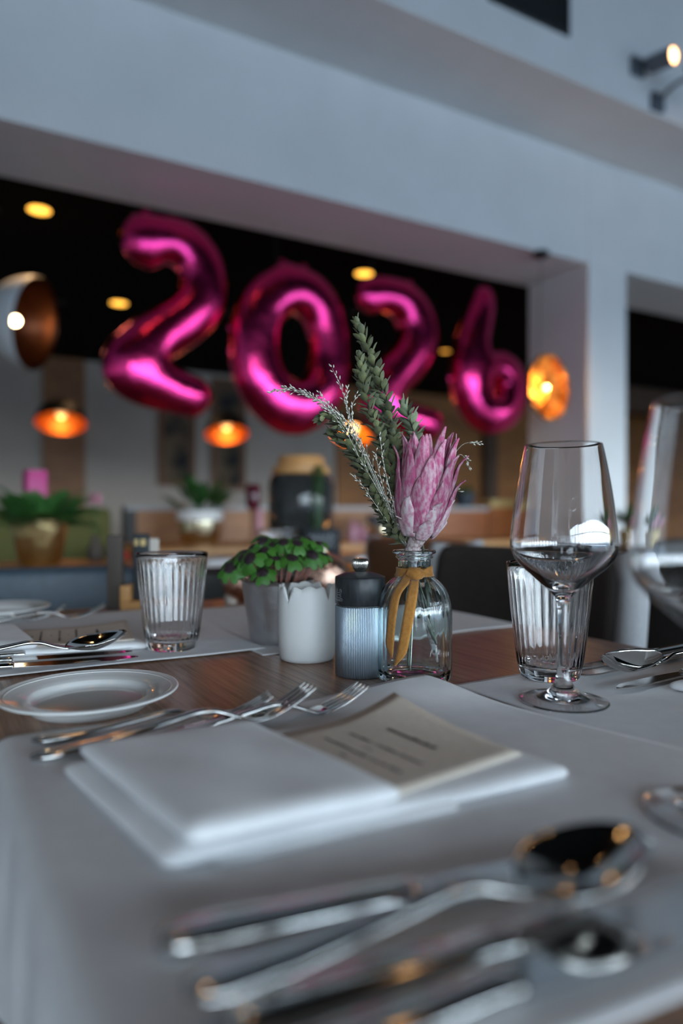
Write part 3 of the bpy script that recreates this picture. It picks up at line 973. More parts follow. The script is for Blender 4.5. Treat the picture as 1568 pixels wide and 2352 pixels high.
# drink dispenser
dp = px(691, 1288, 2.36)
t = thing('drink_dispenser', 'large glass drink dispenser, its dark refraction tinted in, with a wooden lid on the oak table', 'dispenser', (dp.x, dp.y, TZ))
obj('body', lathe([(0, 0.0), (0.10, 0.0), (0.112, 0.012), (0.113, 0.26), (0.106, 0.285), (0.085, 0.30), (0.082, 0.298), (0.10, 0.28), (0.107, 0.255), (0.107, 0.02), (0, 0.015)], 48), M['glass_dark'], t, auto=60)
obj('lid', lathe([(0, 0.295), (0.098, 0.295), (0.10, 0.298), (0.10, 0.318), (0.082, 0.322), (0.078, 0.35), (0.074, 0.356), (0, 0.356)], 40), M['oak'], t, auto=40)
obj('tap', tube(smooth_path([(0.0, -0.11, 0.05), (0.0, -0.145, 0.05), (0, -0.155, 0.03)], 8), 0.009, 8), M['knob'], t)

# trailing green sprig hanging over the dispenser
sp = thing('trailing_sprig', 'green leafy sprig hanging down in front of the dispenser', 'sprig', (dp.x, dp.y, TZ))
pth = smooth_path([Vector(RV * 0.06 + GV * -0.06 + UP * 0.325), Vector(RV * 0.062 - GV * 0.105 + UP * 0.30), Vector(RV * 0.058 - GV * 0.125 + UP * 0.2), Vector(RV * 0.055 - GV * 0.126 + UP * 0.09)], 26)
obj('stem', tube(pth, 0.002, 5), M['fern'], sp)
sl = meshdata('leaf', *lens(0.028, 0.017, -0.004, 0.002), M['fern'])
for i in range(2, 26):
    for s in (-1, 1):
        o = link('leaf', sl, sp, pth[i])
        d = (RV * s * 0.8 - GV * 0.5 - UP * 0.5).normalized()
        o.rotation_euler = d.to_track_quat('X', 'Z').to_euler()

# chalkboard
cp = px(741, 1262, 2.12)
cb = thing('chalkboard_sign', 'small black chalkboard sign with chalk lettering before the dispenser', 'sign', (cp.x, cp.y, TZ), -YAW)
obj('board', box(-0.055, 0.055, 0, 0.006, 0.018, 0.115), M['chalkboard'], cb, bevel=0.002, rot=(-0.15, 0, 0))
obj('foot', box(-0.02, 0.02, -0.012, 0.022, 0, 0.02), M['chalkboard'], cb, bevel=0.002)
rnd = random.Random(11)
wr = []
for row, z in enumerate((0.085, 0.062)):
    pts = [Vector((-0.04 + k * 0.004, -0.0012, z + 0.008 * math.sin(k * 1.7) + rnd.uniform(-0.003, 0.003))) for k in range(20)]
    wr.append(tube(smooth_path(pts, 60), 0.0011, 4))
o = obj('chalk_writing', join(*wr), M['chalk'], cb, rot=(-0.15, 0, 0))

# burgundy candle holder and candle
mp = py_(581, 1250, 3.22)
t = thing('candle_holder', 'tall burgundy glass candle holder on the console', 'candle holder', (mp.x, mp.y, TZ))
obj('foot', lathe([(0, 0), (0.04, 0), (0.04, 0.006), (0.012, 0.015), (0.010, 0.15), (0.02, 0.18), (0, 0.18)], 24), M['brownwood'], t, auto=40)
obj('cup', lathe([(0, 0.175), (0.028, 0.178), (0.036, 0.2), (0.037, 0.29), (0.030, 0.305), (0, 0.306)], 24), M['maroon'], t, auto=40)
mp2 = py_(594, 1250, 3.12)
t = thing('pillar_candle', 'slim pale pink pillar candle beside the burgundy candle holder', 'candle', (mp2.x, mp2.y, TZ))
obj('wax', lathe([(0, 0), (0.018, 0), (0.018, 0.175), (0.014, 0.18), (0, 0.178)], 20), M['pinkwax'], t, auto=40)
obj('wick', tube([(0, 0, 0.176), (0, 0, 0.19)], 0.0012, 5), M['ink'], t)

mp = px(80, 1290, 2.30)
t = thing('square_vase', 'magenta square vase standing behind the fern', 'vase', (mp.x, mp.y, TZ), 0.2)
obj('vase_body', box(-0.032, 0.032, -0.032, 0.032, 0, 0.305), M['magenta'], t, bevel=0.004)
obj('vase_mouth', box(-0.026, 0.026, -0.026, 0.026, 0.3045, 0.306), M['maroon'], t, smooth=False)

mp = py_(219, 1200, 2.45)
t = thing('bud_vase', 'small bud vase with a faded pink flower in front of the olive bench', 'vase', (mp.x, mp.y, TZ))
obj('vase_body', lathe([(0, 0), (0.025, 0), (0.03, 0.03), (0.012, 0.07), (0.014, 0.085), (0.010, 0.085)], 20), M['bookbrown'], t)
obj('stem', tube(smooth_path([(0, 0, 0.04), (0.004, 0, 0.14), (-0.004, 0, 0.21)], 8), 0.002, 5), M['fern'], t)
for i in range(6):
    link('blossom', pet, t, (0.012 * math.cos(i * 1.1), 0.012 * math.sin(i * 1.1), 0.20 + 0.010 * (i % 3))).scale = (0.45, 0.45, 0.45)

# pink crystal
cp = py_(816, 1245, 3.35)
t = thing('crystal_cluster', 'rough pink crystal cluster on the console', 'crystal', (cp.x, cp.y, TZ))
rnd = random.Random(2)
for i in range(9):
    h = rnd.uniform(0.06, 0.125)
    r = rnd.uniform(0.018, 0.028)
    o = obj('crystal_point', lathe([(0, 0), (r, 0.0), (r * 0.9, h * 0.7), (0, h)], 6), M['crystal'], t, (rnd.uniform(-0.035, 0.035), rnd.uniform(-0.03, 0.03), -0.0005), smooth=False)
    o.rotation_euler = (rnd.uniform(-0.12, 0.12), rnd.uniform(-0.15, 0.15), rnd.uniform(0, 3))

for (x, d, lab) in ((178, 2.72, 'red glass tealight holder on the oak table beside the gold fern pot'), (241, 2.78, 'small red glass tealight holder on the oak table, away from the fern')):
    q = px(x, 1250, d)
    q.y = min(q.y, 2.50)
    t = thing('tealight_holder', lab, 'tealight', (q.x, q.y, TZ))
    t.scale = (0.6, 0.6, 0.6)
    obj('cup', lathe([(0, 0), (0.026, 0), (0.03, 0.04), (0.027, 0.04), (0.024, 0.005), (0, 0.004)], 20), M['redglass'], t, auto=40)
    obj('wax', lathe([(0, 0.004), (0.023, 0.006), (0.025, 0.025), (0, 0.026)], 16), M['pinkwax'], t, auto=40)

# ------------------------------------------------------------------ the set table
N0, N1, S0, S1 = 0.045, 0.745, -0.03, 1.23
c = ns((N0 + N1) / 2, (S0 + S1) / 2, 0)
tb = thing('dining_table', 'brown oak restaurant table set with white cloths, glasses and cutlery', 'table', c, TROT)
def rrect(w, h, r, z0, z1, k=8):
    pts = []
    for cx_, cy_, a0 in ((w - r, h - r, 0), (-w + r, h - r, PI / 2), (-w + r, -h + r, PI), (w - r, -h + r, 1.5 * PI)):
        for i in range(k + 1):
            a_ = a0 + PI / 2 * i / k
            pts.append((cx_ + r * math.cos(a_), cy_ + r * math.sin(a_)))
    n = len(pts)
    V = [(x, y, z0) for x, y in pts] + [(x, y, z1) for x, y in pts]
    Fc = [tuple(reversed(range(n))), tuple(range(n, 2 * n))] + [(i, (i + 1) % n, n + (i + 1) % n, n + i) for i in range(n)]
    return V, Fc
tw, tl = (N1 - N0) / 2, (S1 - S0) / 2
obj('tabletop', rrect(tw, tl, 0.05, TZ - 0.03, TZ), M['table'], tb, smooth=False, bevel=0.003)
obj('column_leg', lathe([(0, 0.02), (0.04, 0.02), (0.04, 0.71), (0.15, 0.71), (0.15, 0.7205), (0, 0.7205)], 24), M['metal_dark'], tb, auto=40)
obj('base_plate', rrect(0.05, 0.26, 0.03, 0, 0.022), M['metal_dark'], tb, smooth=False)

def cloth(label, n0, n1, s0, s1, z, rot=0.0, lift=None, drop_left=False, drop_right=False, seed=0, kn=0.0, ks=0.0):
    """square cloth laid on the table; local axes n, s"""
    cn, cs = (n0 + n1) / 2, (s0 + s1) / 2
    cc = ns(cn, cs, TZ)
    rnd = random.Random(seed)
    ph = [rnd.uniform(0, 6) for _ in range(4)]
    ex = 0.085
    hn, hs = (n1 - n0) / 2, (s1 - s0) / 2
    nn, nv = 96, 72
    eL = N0 - 0.0025 - cn
    eR = N1 + 0.0025 - cn
    R = 0.012
    def fn(u, v):
        n = -hn + 2 * hn * u
        s = -hs + 2 * hs * v
        n, s = n + kn * s, s + ks * n
        zz = z + 0.0004 * math.sin(n * 30 + ph[0]) * math.sin(s * 24 + ph[1]) + 0.0004
        if lift:
            ln, ls, lr, lh = lift
            dd = math.hypot(u - ln, (v - ls) * 1.0)
            zz += lh * math.exp(-(dd / lr) ** 2)
        def fold(over):
            if over <= 0:
                return 0.0, 0.0
            a_ = over / R
            if a_ < PI / 2:
                return R * math.sin(a_), -R * (1 - math.cos(a_))
            return R, -R - (over - R * PI / 2)
        if drop_left and n < eL + R * 0.6:
            dx, dz = fold(eL + R * 0.6 - n)
            n = eL + R * 0.6 - dx - 0.006 * (dz < -R) * abs(math.sin(s * 40 + ph[2])) * min(1, -dz / 0.05)
            zz += dz
        if drop_right and n > eR - R * 0.6:
            dx, dz = fold(n - (eR - R * 0.6))
            n = eR - R * 0.6 + dx
            zz += dz
        return Vector((n, s, zz))
    me = meshdata('placemat_cloth', *grid(fn, nn, nv), M['cloth'])
    o = link('placemat_cloth', me, None, (cc.x, cc.y, TZ), (0, 0, TROT + rot))
    solid(o, 0.0009, 1.0)
    tag(o, label, 'cloth', 'white square cloths on the set table')
    return o
GAP = 0.0006
cloth('white square cloth at the right setting, under the wine glass and tumbler', 0.42, 0.80, 0.10, 0.497, 0.0006, -0.012, drop_right=True, seed=1)
cloth('white square cloth with its corner lifted, under the napkin with the menu card', -0.065, 0.436, 0.135, 0.535, 0.0022, 0.0, lift=(1.0, 1.0, 0.15, 0.011), drop_left=True, seed=2, kn=-0.222, ks=-0.13)
cloth('white square cloth under the zinc clover pot at the far right setting', 0.325, 0.735, 0.715, 1.115, 0.0006, 0.0, drop_right=True, seed=3)
cloth('white square cloth under the plain ribbed tumbler at the far left setting', -0.03, 0.348, 0.748, 1.145, 0.0022, -0.03, drop_left=True, seed=4)
CZ1 = TZ + 0.0021               # top of lower cloths
CZ2 = TZ + 0.0037               # top of upper cloths

# ------------------------------------------------------------------ napkins and menu cards
def slab(nx0, nx1, sy0, sy1, z0, z1, r=0.004, puff=0.0, seed=0, k=20):
    """soft folded fabric slab"""
    rnd = random.Random(seed)
    p1, p2 = rnd.uniform(0, 6), rnd.uniform(0, 6)
    V, Fc = [], []
    prof = [(0.0, 0.0), (0.5, 0.0), (0.85, 0.15), (1.0, 0.5), (0.85, 0.85), (0.5, 1.0)]
    def top(u, v):
        e = min(u, 1 - u, v, 1 - v)
        edge = min(1.0, e / 0.06)
        return z1 - (z1 - z0) * 0.10 * (1 - edge) ** 2 + puff * math.sin(PI * u) * math.sin(PI * v) + 0.0006 * math.sin(9 * u + p1) * math.sin(7 * v + p2)
    def bot(u, v):
        return z0
    tp_, bt_ = {}, {}
    for i in range(k + 1):
        for j in range(k + 1):
            u, v = i / k, j / k
            tp_[i, j] = len(V)
            V.append((nx0 + (nx1 - nx0) * u, sy0 + (sy1 - sy0) * v, top(u, v)))
    for i in range(k + 1):
        for j in range(k + 1):
            u, v = i / k, j / k
            bt_[i, j] = len(V)
            V.append((nx0 + (nx1 - nx0) * u, sy0 + (sy1 - sy0) * v, bot(u, v)))
    for i in range(k):
        for j in range(k):
            Fc.append((tp_[i, j], tp_[i + 1, j], tp_[i + 1, j + 1], tp_[i, j + 1]))
            Fc.append((bt_[i, j + 1], bt_[i + 1, j + 1], bt_[i + 1, j], bt_[i, j]))
    # rounded side walls
    ring = [(i, 0) for i in range(k)] + [(k, j) for j in range(k)] + [(i, k) for i in range(k, 0, -1)] + [(0, j) for j in range(k, 0, -1)]
    mids = []
    for (i, j) in ring:
        x, y, zt = V[tp_[i, j]]
        ox = -r if i == 0 else (r if i == k else 0)
        oy = -r if j == 0 else (r if j == k else 0)
        mids.append(len(V))
        V.append((x + ox, y + oy, (zt + z0) / 2))
    m = len(ring)
    for a_ in range(m):
        b_ = (a_ + 1) % m
        Fc.append((tp_[ring[b_]], tp_[ring[a_]], mids[a_], mids[b_]))
        Fc.append((mids[b_], mids[a_], bt_[ring[a_]], bt_[ring[b_]]))
    return V, Fc

def napkin(label, n0, s0, z, rot, L=0.225, D=0.142, pocket=0.105, flip=1, seed=0):
    """local x = away from the sitter, y = to the sitter's left, origin front right corner"""
    c_ = ns(n0, s0, z)
    t = thing('folded_napkin', label, 'napkin', c_, TROT + rot)
    o1 = obj('lower_fold', slab(-0.012, L, 0, D, 0.0003, 0.0095, 0.004, 0.001, seed), M['napkin'], t)
    o2 = obj('pocket_fold', slab(-0.002, pocket, -0.001, D + 0.001, 0.0100, 0.0195, 0.0045, 0.001, seed + 1), M['napkin'], t)
    for o in (o1, o2):
        for v_ in o.data.vertices:
            v_.co.x -= 0.22 * v_.co.y
    for o in (o1, o2):
        s = o.modifiers.new('sub', 'SUBSURF'); s.levels = 1; s.render_levels = 1
    obj('under_fold', slab(0.01, L * 0.62, -0.005, 0.02, 0.0002, 0.0045, 0.002, 0.0, seed + 2, 8), M['napkin'], t)
    return t

def menu_card(label, n0, s0, z, rot, L=0.155, W=0.126, seed=0, curl=0.006):
    """card lying with text lines along -y (local); x away from the sitter"""
    c_ = ns(n0, s0, z)
    t = thing('menu_card', label, 'card', c_, TROT + rot)
    def zf(x, y):
        u, v = x / L, y / W
        return curl * max(0, u - 0.55) ** 1.5 * 3 * max(0.0, v) ** 2 + 0.0002
    cardo = obj('card_sheet', grid(lambda u, v: Vector((u * L, v * W, zf(u * L, v * W))), 16, 12), M['card'], t)
    solid(cardo, 0.0006, 1.0)
    rnd = random.Random(seed)
    # rows of small printed words (too small to read)
    def row(x, y0, y1, h, gap=0.35, sp=0.16):
        V, Fc = [], []
        y = y0
        while y > y1:
            w = rnd.uniform(0.5, 1.0) * h
            if rnd.random() < sp:
                y -= h * 0.7
                continue
            hh = h * rnd.choice((0.7, 0.7, 1.0))
            a_ = len(V)
            for (xx, yy) in ((x, y), (x, y - w), (x + hh, y - w), (x + hh, y)):
                V.append(Vector((xx, yy, zf(xx, yy) + 0.0009)))
            Fc.append((a_, a_ + 1, a_ + 2, a_ + 3))
            y -= w + h * gap * 0.5
        return V, Fc
    rows = [row(L - 0.040, W * 0.69, W * 0.33, 0.0042, 0.2, 0.0)]
    for k, x in enumerate((0.064, 0.083, 0.104)):
        rows.append(row(L - x, W * 0.80, W * 0.18, 0.0026))
        rows.append(row(L - x - 0.009, W * 0.56, W * 0.50, 0.0018))
    lp = obj('printed_text', join(*rows), M['ink'], t, smooth=False)
    lp['kind'] = 'stuff'
    return t

NKR = math.radians(-4.5)
napkin('folded white napkin holding a kraft menu card on the cloth with the lifted corner', 0.103, 0.300, CZ2 + 0.0002, NKR, seed=1)
menu_card('kraft menu card tucked into the napkin beside the three forks', 0.186, 0.2930, CZ2 + 0.0105, math.radians(6), 0.130, 0.120, 1, 0.014)
napkin('folded white napkin with a menu card beside the slanted soup spoon, far left setting', -0.005, 0.838, CZ2 + 0.0002, math.radians(-9), 0.225, 0.14, seed=5)
menu_card('kraft menu card tucked into the far left napkin', 0.052, 0.838, CZ2 + 0.0105, math.radians(-9), 0.155, 0.12, 2, 0.006)
p = pz(1552, 1580, TZ + 0.006)
nn_, ss_ = inv_ns(p)
napkin('folded white napkin end at the right setting beyond the knives', nn_ + 0.138, ss_ + 0.012, CZ1 + 0.0002, PI + math.radians(3), 0.138, 0.14, pocket=0.07, seed=8)

# ------------------------------------------------------------------ cutlery
def strip(st, seg=12):
    """st: list of (x, z, halfwidth, halfthick [, y])"""
    V, Fc = [], []
    for q in st:
        x, z, w, h = q[:4]
        y0 = q[4] if len(q) > 4 else 0.0
        for k in range(seg):
            a_ = 2 * PI * k / seg
            c_, s_ = math.cos(a_), math.sin(a_)
            V.append(Vector((x, y0 + w * math.copysign(abs(c_) ** 0.8, c_), z + h * math.copysign(abs(s_) ** 0.8, s_))))
    n = len(st)
    for i in range(n - 1):
        for k in range(seg):
            k2 = (k + 1) % seg
            Fc.append((i * seg + k, i * seg + k2, (i + 1) * seg + k2, (i + 1) * seg + k))
    Fc.append(tuple(reversed(range(seg))))
    Fc.append(tuple((n - 1) * seg + k for k in range(seg)))
    return V, Fc

def dense(keys, n):
    keys = np.array(keys, float)
    xs = np.linspace(keys[0, 0], keys[-1, 0], n)
    cols = []
    for c_ in range(1, keys.shape[1]):
        # smooth interpolation
        y = np.interp(xs, keys[:, 0], keys[:, c_])
        k = np.array([0.25, 0.5, 0.25])
        for _ in range(2):
            y[1:-1] = np.convolve(y, k, 'valid')
        cols.append(y)
    return [tuple([xs[i]] + [c_[i] for c_ in cols]) for i in range(n)]

FL = 0.195
HANDLE = [(0.0, 0.0032, 0.003, 0.0012), (0.003, 0.0032, 0.0065, 0.0021), (0.012, 0.0032, 0.0085, 0.0024), (0.04, 0.0045, 0.0072, 0.0022), (0.08, 0.0098, 0.0050, 0.0021),
          (0.105, 0.0135, 0.0038, 0.0021), (0.118, 0.0125, 0.0034, 0.0021), (0.130, 0.0075, 0.0036, 0.0020)]
def fork_meshes():
    h = strip(dense(HANDLE + [(0.138, 0.0045, 0.006, 0.0013), (0.144, 0.0028, 0.0100, 0.0010), (0.150, 0.0026, 0.0115, 0.0010), (0.156, 0.0034, 0.0117, 0.0010), (0.1575, 0.0037, 0.0117, 0.0010)], 60))
    tines = []
    for k in range(4):
        y = (k - 1.5) * 0.0064
        st = dense([(0.155, 0.0032, 0.0024, 0.0010, y), (0.165, 0.0058, 0.0022, 0.0010, y), (0.178, 0.0108, 0.0019, 0.0009, y * 0.98), (0.190, 0.0170, 0.0015, 0.0008, y * 0.96), (FL, 0.0198, 0.0006, 0.0005, y * 0.955)], 18)
        tines.append(meshdata('tine', *strip(st, 8), M['steel']))
    return meshdata('handle', *h, M['steel']), tines
FH, FT = fork_meshes()

def orient(t, a_, b_, L):
    v = b_ - a_
    s = v.length / L
    t.location = a_
    q = v.normalized().to_track_quat('X', 'Z')
    t.rotation_euler = q.to_euler()
    t.scale = (s, s, s)
    return t

def place(t, p0, p1, L, dz0=0.0, roll=0.0, scl=None):
    """lay the cutlery from point p0 (handle end, on its support) towards p1 (both at support height)"""
    v = p1 - p0
    s = scl if scl else math.hypot(v.x, v.y) / L
    t.location = p0
    yaw = math.atan2(v.y, v.x)
    pitch = -math.atan2(v.z, math.hypot(v.x, v.y))
    t.rotation_euler = (Matrix.Rotation(yaw, 4, 'Z') @ Matrix.Rotation(pitch, 4, 'Y') @ Matrix.Rotation(roll, 4, 'X')).to_euler()
    t.scale = (s, s, s)
    return t

def fork(label, p0, p1, group='forks on the set table', scl=None):
    t = thing('fork', label, 'fork', (0, 0, 0), 0, group)
    link('handle', FH, t)
    for m_ in FT:
        link('tine', m_, t)
    return place(t, p0, p1, FL, scl=scl)

SL = 0.205
def spoon_meshes():
    h = strip(dense([(x, z, w, th) for x, z, w, th in HANDLE] + [(0.140, 0.0052, 0.0050, 0.0014), (0.146, 0.0042, 0.0058, 0.0011)], 60))
    x0, x1 = 0.141, SL
    cx_, a_, b_ = (x0 + x1) / 2, (x1 - x0) / 2, 0.0215
    def fn(u, v):
        r = math.sqrt(u) if u < 1 else 1.0
        r = u
        th = 2 * PI * v
        x = cx_ + a_ * r * math.cos(th)
        egg = 1 - 0.16 * math.cos(th)
        y = b_ * r * math.sin(th) * egg
        z = 0.0012 + 0.0105 * r ** 2.2 + 0.006 * max(0, math.cos(th)) * r - 0.0055 * max(0, -math.cos(th)) ** 2 * r ** 2
        return Vector((x, y, z))
    V, Fc = grid(fn, 12, 36)
    me = meshdata('bowl', V, Fc, M['steel'])
    return meshdata('handle', *h, M['steel']), me
SH, SB = spoon_meshes()
def spoon(label, p0, p1, group='soup spoons on the set table', roll=0.0, scl=None):
    t = thing('soup_spoon', label, 'spoon', (0, 0, 0), 0, group)
    link('handle', SH, t)
    o = link('bowl', SB, t)
    solid(o, 0.0012, 0.0)
    return place(t, p0, p1, SL, roll=roll, scl=scl)

KL = 0.228
def knife_meshes():
    h = strip(dense([(0.0, 0.0050, 0.004, 0.003), (0.003, 0.0050, 0.0078, 0.0042), (0.02, 0.0050, 0.0092, 0.0046), (0.06, 0.0050, 0.0082, 0.0042), (0.096, 0.0050, 0.0070, 0.0038), (0.104, 0.0050, 0.0078, 0.0040), (0.106, 0.0050, 0.0074, 0.0032)], 40))
    V, Fc = [], []
    n = 30
    for i in range(n + 1):
        u = i / n
        x = 0.104 + (KL - 0.104) * u
        yb = 0.0065 + 0.001 * u - 0.0075 * max(0, (u - 0.72) / 0.28) ** 2.2     # back
        ye = -0.0075 - 0.0035 * math.sin(min(1, u / 0.5) * PI / 2) + 0.0105 * max(0, (u - 0.78) / 0.22) ** 2
        if u > 0.995:
            yb = ye = (yb + ye) / 2
        th = 0.0012 * (1 - 0.4 * u)
        V += [Vector((x, yb, 0.0042 + th)), Vector((x, ye, 0.0042 + 0.0002)), Vector((x, ye, 0.0042 - 0.0002)), Vector((x, yb, 0.0042 - th))]
    for i in range(n):
        for k in range(4):
            k2 = (k + 1) % 4
            Fc.append((i * 4 + k, i * 4 + k2, (i + 1) * 4 + k2, (i + 1) * 4 + k))
    Fc.append((3, 2, 1, 0))
    Fc.append((n * 4, n * 4 + 1, n * 4 + 2, n * 4 + 3))
    bm_ = meshdata('blade', V, Fc, M['steel'], True)
    bm_.set_sharp_from_angle(angle=math.radians(30))
    return meshdata('handle', *h, M['steel']), bm_
KH, KB = knife_meshes()
def knife(label, p0, p1, group='knives on the set table', scl=None, roll=0.0):
    t = thing('table_knife', label, 'knife', (0, 0, 0), 0, group)
    link('handle', KH, t)
    link('blade', KB, t)
    return place(t, p0, p1, KL, scl=scl, roll=roll)

def flat(p, z):
    return Vector((p.x, p.y, z))
def ray_to(p0, x, y, z, L):
    """from p0 horizontally towards the pixel at height z, length L"""
    q = pz(x, y, z)
    v = Vector((q.x - p0.x, q.y - p0.y, 0)).normalized()
    return p0 + v * L

# near-left setting: forks on the far side
zc = CZ2
fork('fork beside the bread plate, tines over bare wood', flat(pz(72, 1700, zc + 0.003), zc), flat(pz(622, 1588, zc + 0.019), zc), scl=None)
fork('fork lying across the napkin corner, tines crossing another fork', flat(pz(70, 1741, zc + 0.003), zc), flat(pz(716, 1573, zc + 0.024), zc + 0.004))
fork('small fork farthest from the bread plate, its handle under another fork', flat(pz(330, 1694, zc + 0.003), zc), flat(pz(835, 1577, zc + 0.016), zc))
# near-left setting: knives and spoon on the near side
p0 = flat(pz(362, 2165, zc + 0.005), zc)
knife('knife nearest the napkin, its blade under the soup spoon bowl', p0, ray_to(p0, 1195, 1995, zc + 0.005, KL))
p0 = flat(pz(520, 2352, zc + 0.005), zc)
knife('middle knife between the soup spoon and the outermost knife', p0, ray_to(p0, 1568, 2035, zc + 0.005, KL))
q = pz(1000, 2318, zc + 0.005)
q2 = pz(1568, 2098, zc + 0.005)
v = Vector((q2.x - q.x, q2.y - q.y, 0)).normalized()
p0 = flat(Vector((q.x, q.y, 0)) - v * 0.075, zc)
knife('outermost knife beside the edge of the cloth with the lifted corner', p0, p0 + v * KL)
spoon('soup spoon resting on knives beside the napkin with the menu card', flat(pz(425, 2275, zc + 0.012), zc + 0.009), flat(pz(1458, 1893, zc + 0.030), zc + 0.0125), roll=0.12)

# far-left setting
tz = flat(pz(150, 1391, CZ2 + 0.019), CZ2)
nv = (ns(1, 0.0) - ns(0, 0.0)).normalized()
fork('fork nearest the small far plate at the far left setting', tz - nv * FL, tz)
tz = flat(pz(170, 1390, CZ2 + 0.019), CZ2 )
tz = flat(pz(116, 1392, CZ2 + 0.019), CZ2)
tz = flat(pz(241, 1388, CZ2 + 0.019), CZ2)
fork('fork rising behind the far left menu card', tz - nv * FL, tz)
nv2 = (Matrix.Rotation(math.radians(-9), 4, 'Z') @ nv)
q = flat(pz(292, 1452, CZ2 + 0.028), CZ2 + 0.012)
spoon('soup spoon slanted beside the far left napkin', flat(q - nv2 * SL, CZ2 + 0.009), q, roll=0.1)
for (x, y, lab) in ((322, 1484, 'knife under the slanted soup spoon at the far left setting'), (310, 1500, 'middle knife of the far left setting'), (313, 1505, 'outer knife of the far left setting along the cloth edge')):
    q = flat(pz(x, y, CZ2 + 0.004), CZ2)
    if y == 1505:
        q = q - (ns(0, 1) - ns(0, 0)) * 0.008
    if y == 1500:
        q = q + (ns(0, 1) - ns(0, 0)) * 0.012
    knife(lab, q - nv2 * KL, q)

# right setting, the sitter opposite
zr = CZ1
nvr = -(Matrix.Rotation(math.radians(2.5), 4, 'Z') @ nv)
q = flat(pz(1333, 1551, zr + 0.004), zr)
knife('knife with its bright blade under the spoon at the right setting', q - nvr * KL * 0.9, q)
q = flat(pz(1345, 1541, zr + 0.004), zr) - nvr * 0.004
q2 = q + (ns(0, 1) - ns(0, 0)) * 0.012
knife('second bright knife under the spoon at the right setting, by the cloth edge', q2 - nvr * KL * 0.9, q2)
q = flat(pz(1416, 1582, zr + 0.004), zr)
knife('knife lying clear of the spoon at the right setting, next to the napkin end', q - nvr * KL * 0.9, q)
q = flat(pz(1404, 1512, zr + 0.030), zr + 0.017)
nvs = Matrix.Rotation(math.radians(-8), 4, 'Z') @ nvr
spoon('soup spoon resting on two knives at the right setting', flat(q - nvs * SL, zr + 0.009), q, roll=0.6)

# ------------------------------------------------------------------ plates
def plate_profile(R):
    k = R / 0.075
    p = [(0, 0.0056), (0.042, 0.0053), (0.0465, 0.0058), (0.0490, 0.0085), (0.0508, 0.0108), (0.0525, 0.0116), (0.060, 0.0130), (0.070, 0.0150), (0.0738, 0.0161), (0.0748, 0.0163),
         (0.0756, 0.0154), (0.0745, 0.0140), (0.062, 0.0104), (0.054, 0.0078), (0.0502, 0.0052), (0.0490, 0.0006), (0.0480, 0.0), (0.0462, 0.0003), (0.0450, 0.0028), (0.036, 0.0033), (0, 0.0033)]
    return [(r * k, z * k) for r, z in p]
cpl = pz(207, 1581, TZ + 0.0155)
t = thing('bread_plate', 'white porcelain bread plate on bare wood beside the forks', 'plate', (cpl.x, cpl.y, TZ))
obj('plate_body', lathe(plate_profile(0.0725), 80), M['porcelain'], t)
pp = plate_profile(0.0725)
obj('rim_band', lathe([(0.0660, 0.0139), (0.0664, 0.0146), (0.0671, 0.0148), (0.0672, 0.0140)], 80, closed=True), M['porcelain'], t)
cpl = pz(-2, 1394, TZ + 0.0185)
t2 = copy_thing(t, (cpl.x, cpl.y, CZ2), 0, 'white porcelain bread plate at the far left setting by the slate chair')

# ------------------------------------------------------------------ tumblers
def tumbler(label, x, ybase, zs, R=0.042, H=0.1135):
    c_ = pz(x, ybase, zs)
    t = thing('tumbler', label, 'glass', (c_.x, c_.y, zs), 0, 'ribbed clear tumblers')
    k = R / 0.042
    out = [(0, 0.0008), (0.022, 0.0), (0.0265, 0.0006), (0.0285, 0.003), (0.0296, 0.007), (0.0303, 0.0105), (0.0316, 0.016), (0.0335, 0.030), (0.0358, 0.050), (0.0380, 0.070), (0.0398, 0.090), (0.0410, 0.104), (0.0414, 0.109), (0.0417, 0.1130), (0.0414, 0.1140)]
    inn = [(0.0407, 0.1139), (0.0404, 0.109), (0.0397, 0.104), (0.0382, 0.090), (0.0362, 0.070), (0.0338, 0.050), (0.0312, 0.030), (0.0290, 0.018), (0.0262, 0.0125), (0.018, 0.0108), (0, 0.0105)]
    out = [(r * k, z * H / 0.114) for r, z in out]
    inn = [(r * k, z * H / 0.114) for r, z in inn]
    # refine along the height
    def refine(p):
        q = []
        for i in range(len(p) - 1):
            for j in range(2):
                u = j / 2
                q.append((p[i][0] * (1 - u) + p[i + 1][0] * u, p[i][1] * (1 - u) + p[i + 1][1] * u))
        return q + [p[-1]]
    NF = 34
    prof = refine(out) + inn
    no = len(refine(out))
    def rf(th, i, r, z):
        if i < no:
            w = min(1, max(0, (z - 0.013) / 0.008)) * min(1, max(0, (0.1055 - z) / 0.005))
            fl = abs(math.sin(NF * th / 2))
            return r - 0.00115 * w * (1 - fl), z
        w = min(1, max(0, (z - 0.02) / 0.01)) * min(1, max(0, (0.100 - z) / 0.008))
        return r + 0.0002 * w * math.sin(NF * th), z
    obj('glass_body', lathe(prof, NF * 6, rf), M['glass'], t)
    return t
tumbler('clear ribbed tumbler standing alone on the far left cloth', 395, 1490, CZ2)
tumbler('clear ribbed tumbler behind the wine glass with the etched mark', 1262, 1556, CZ1)

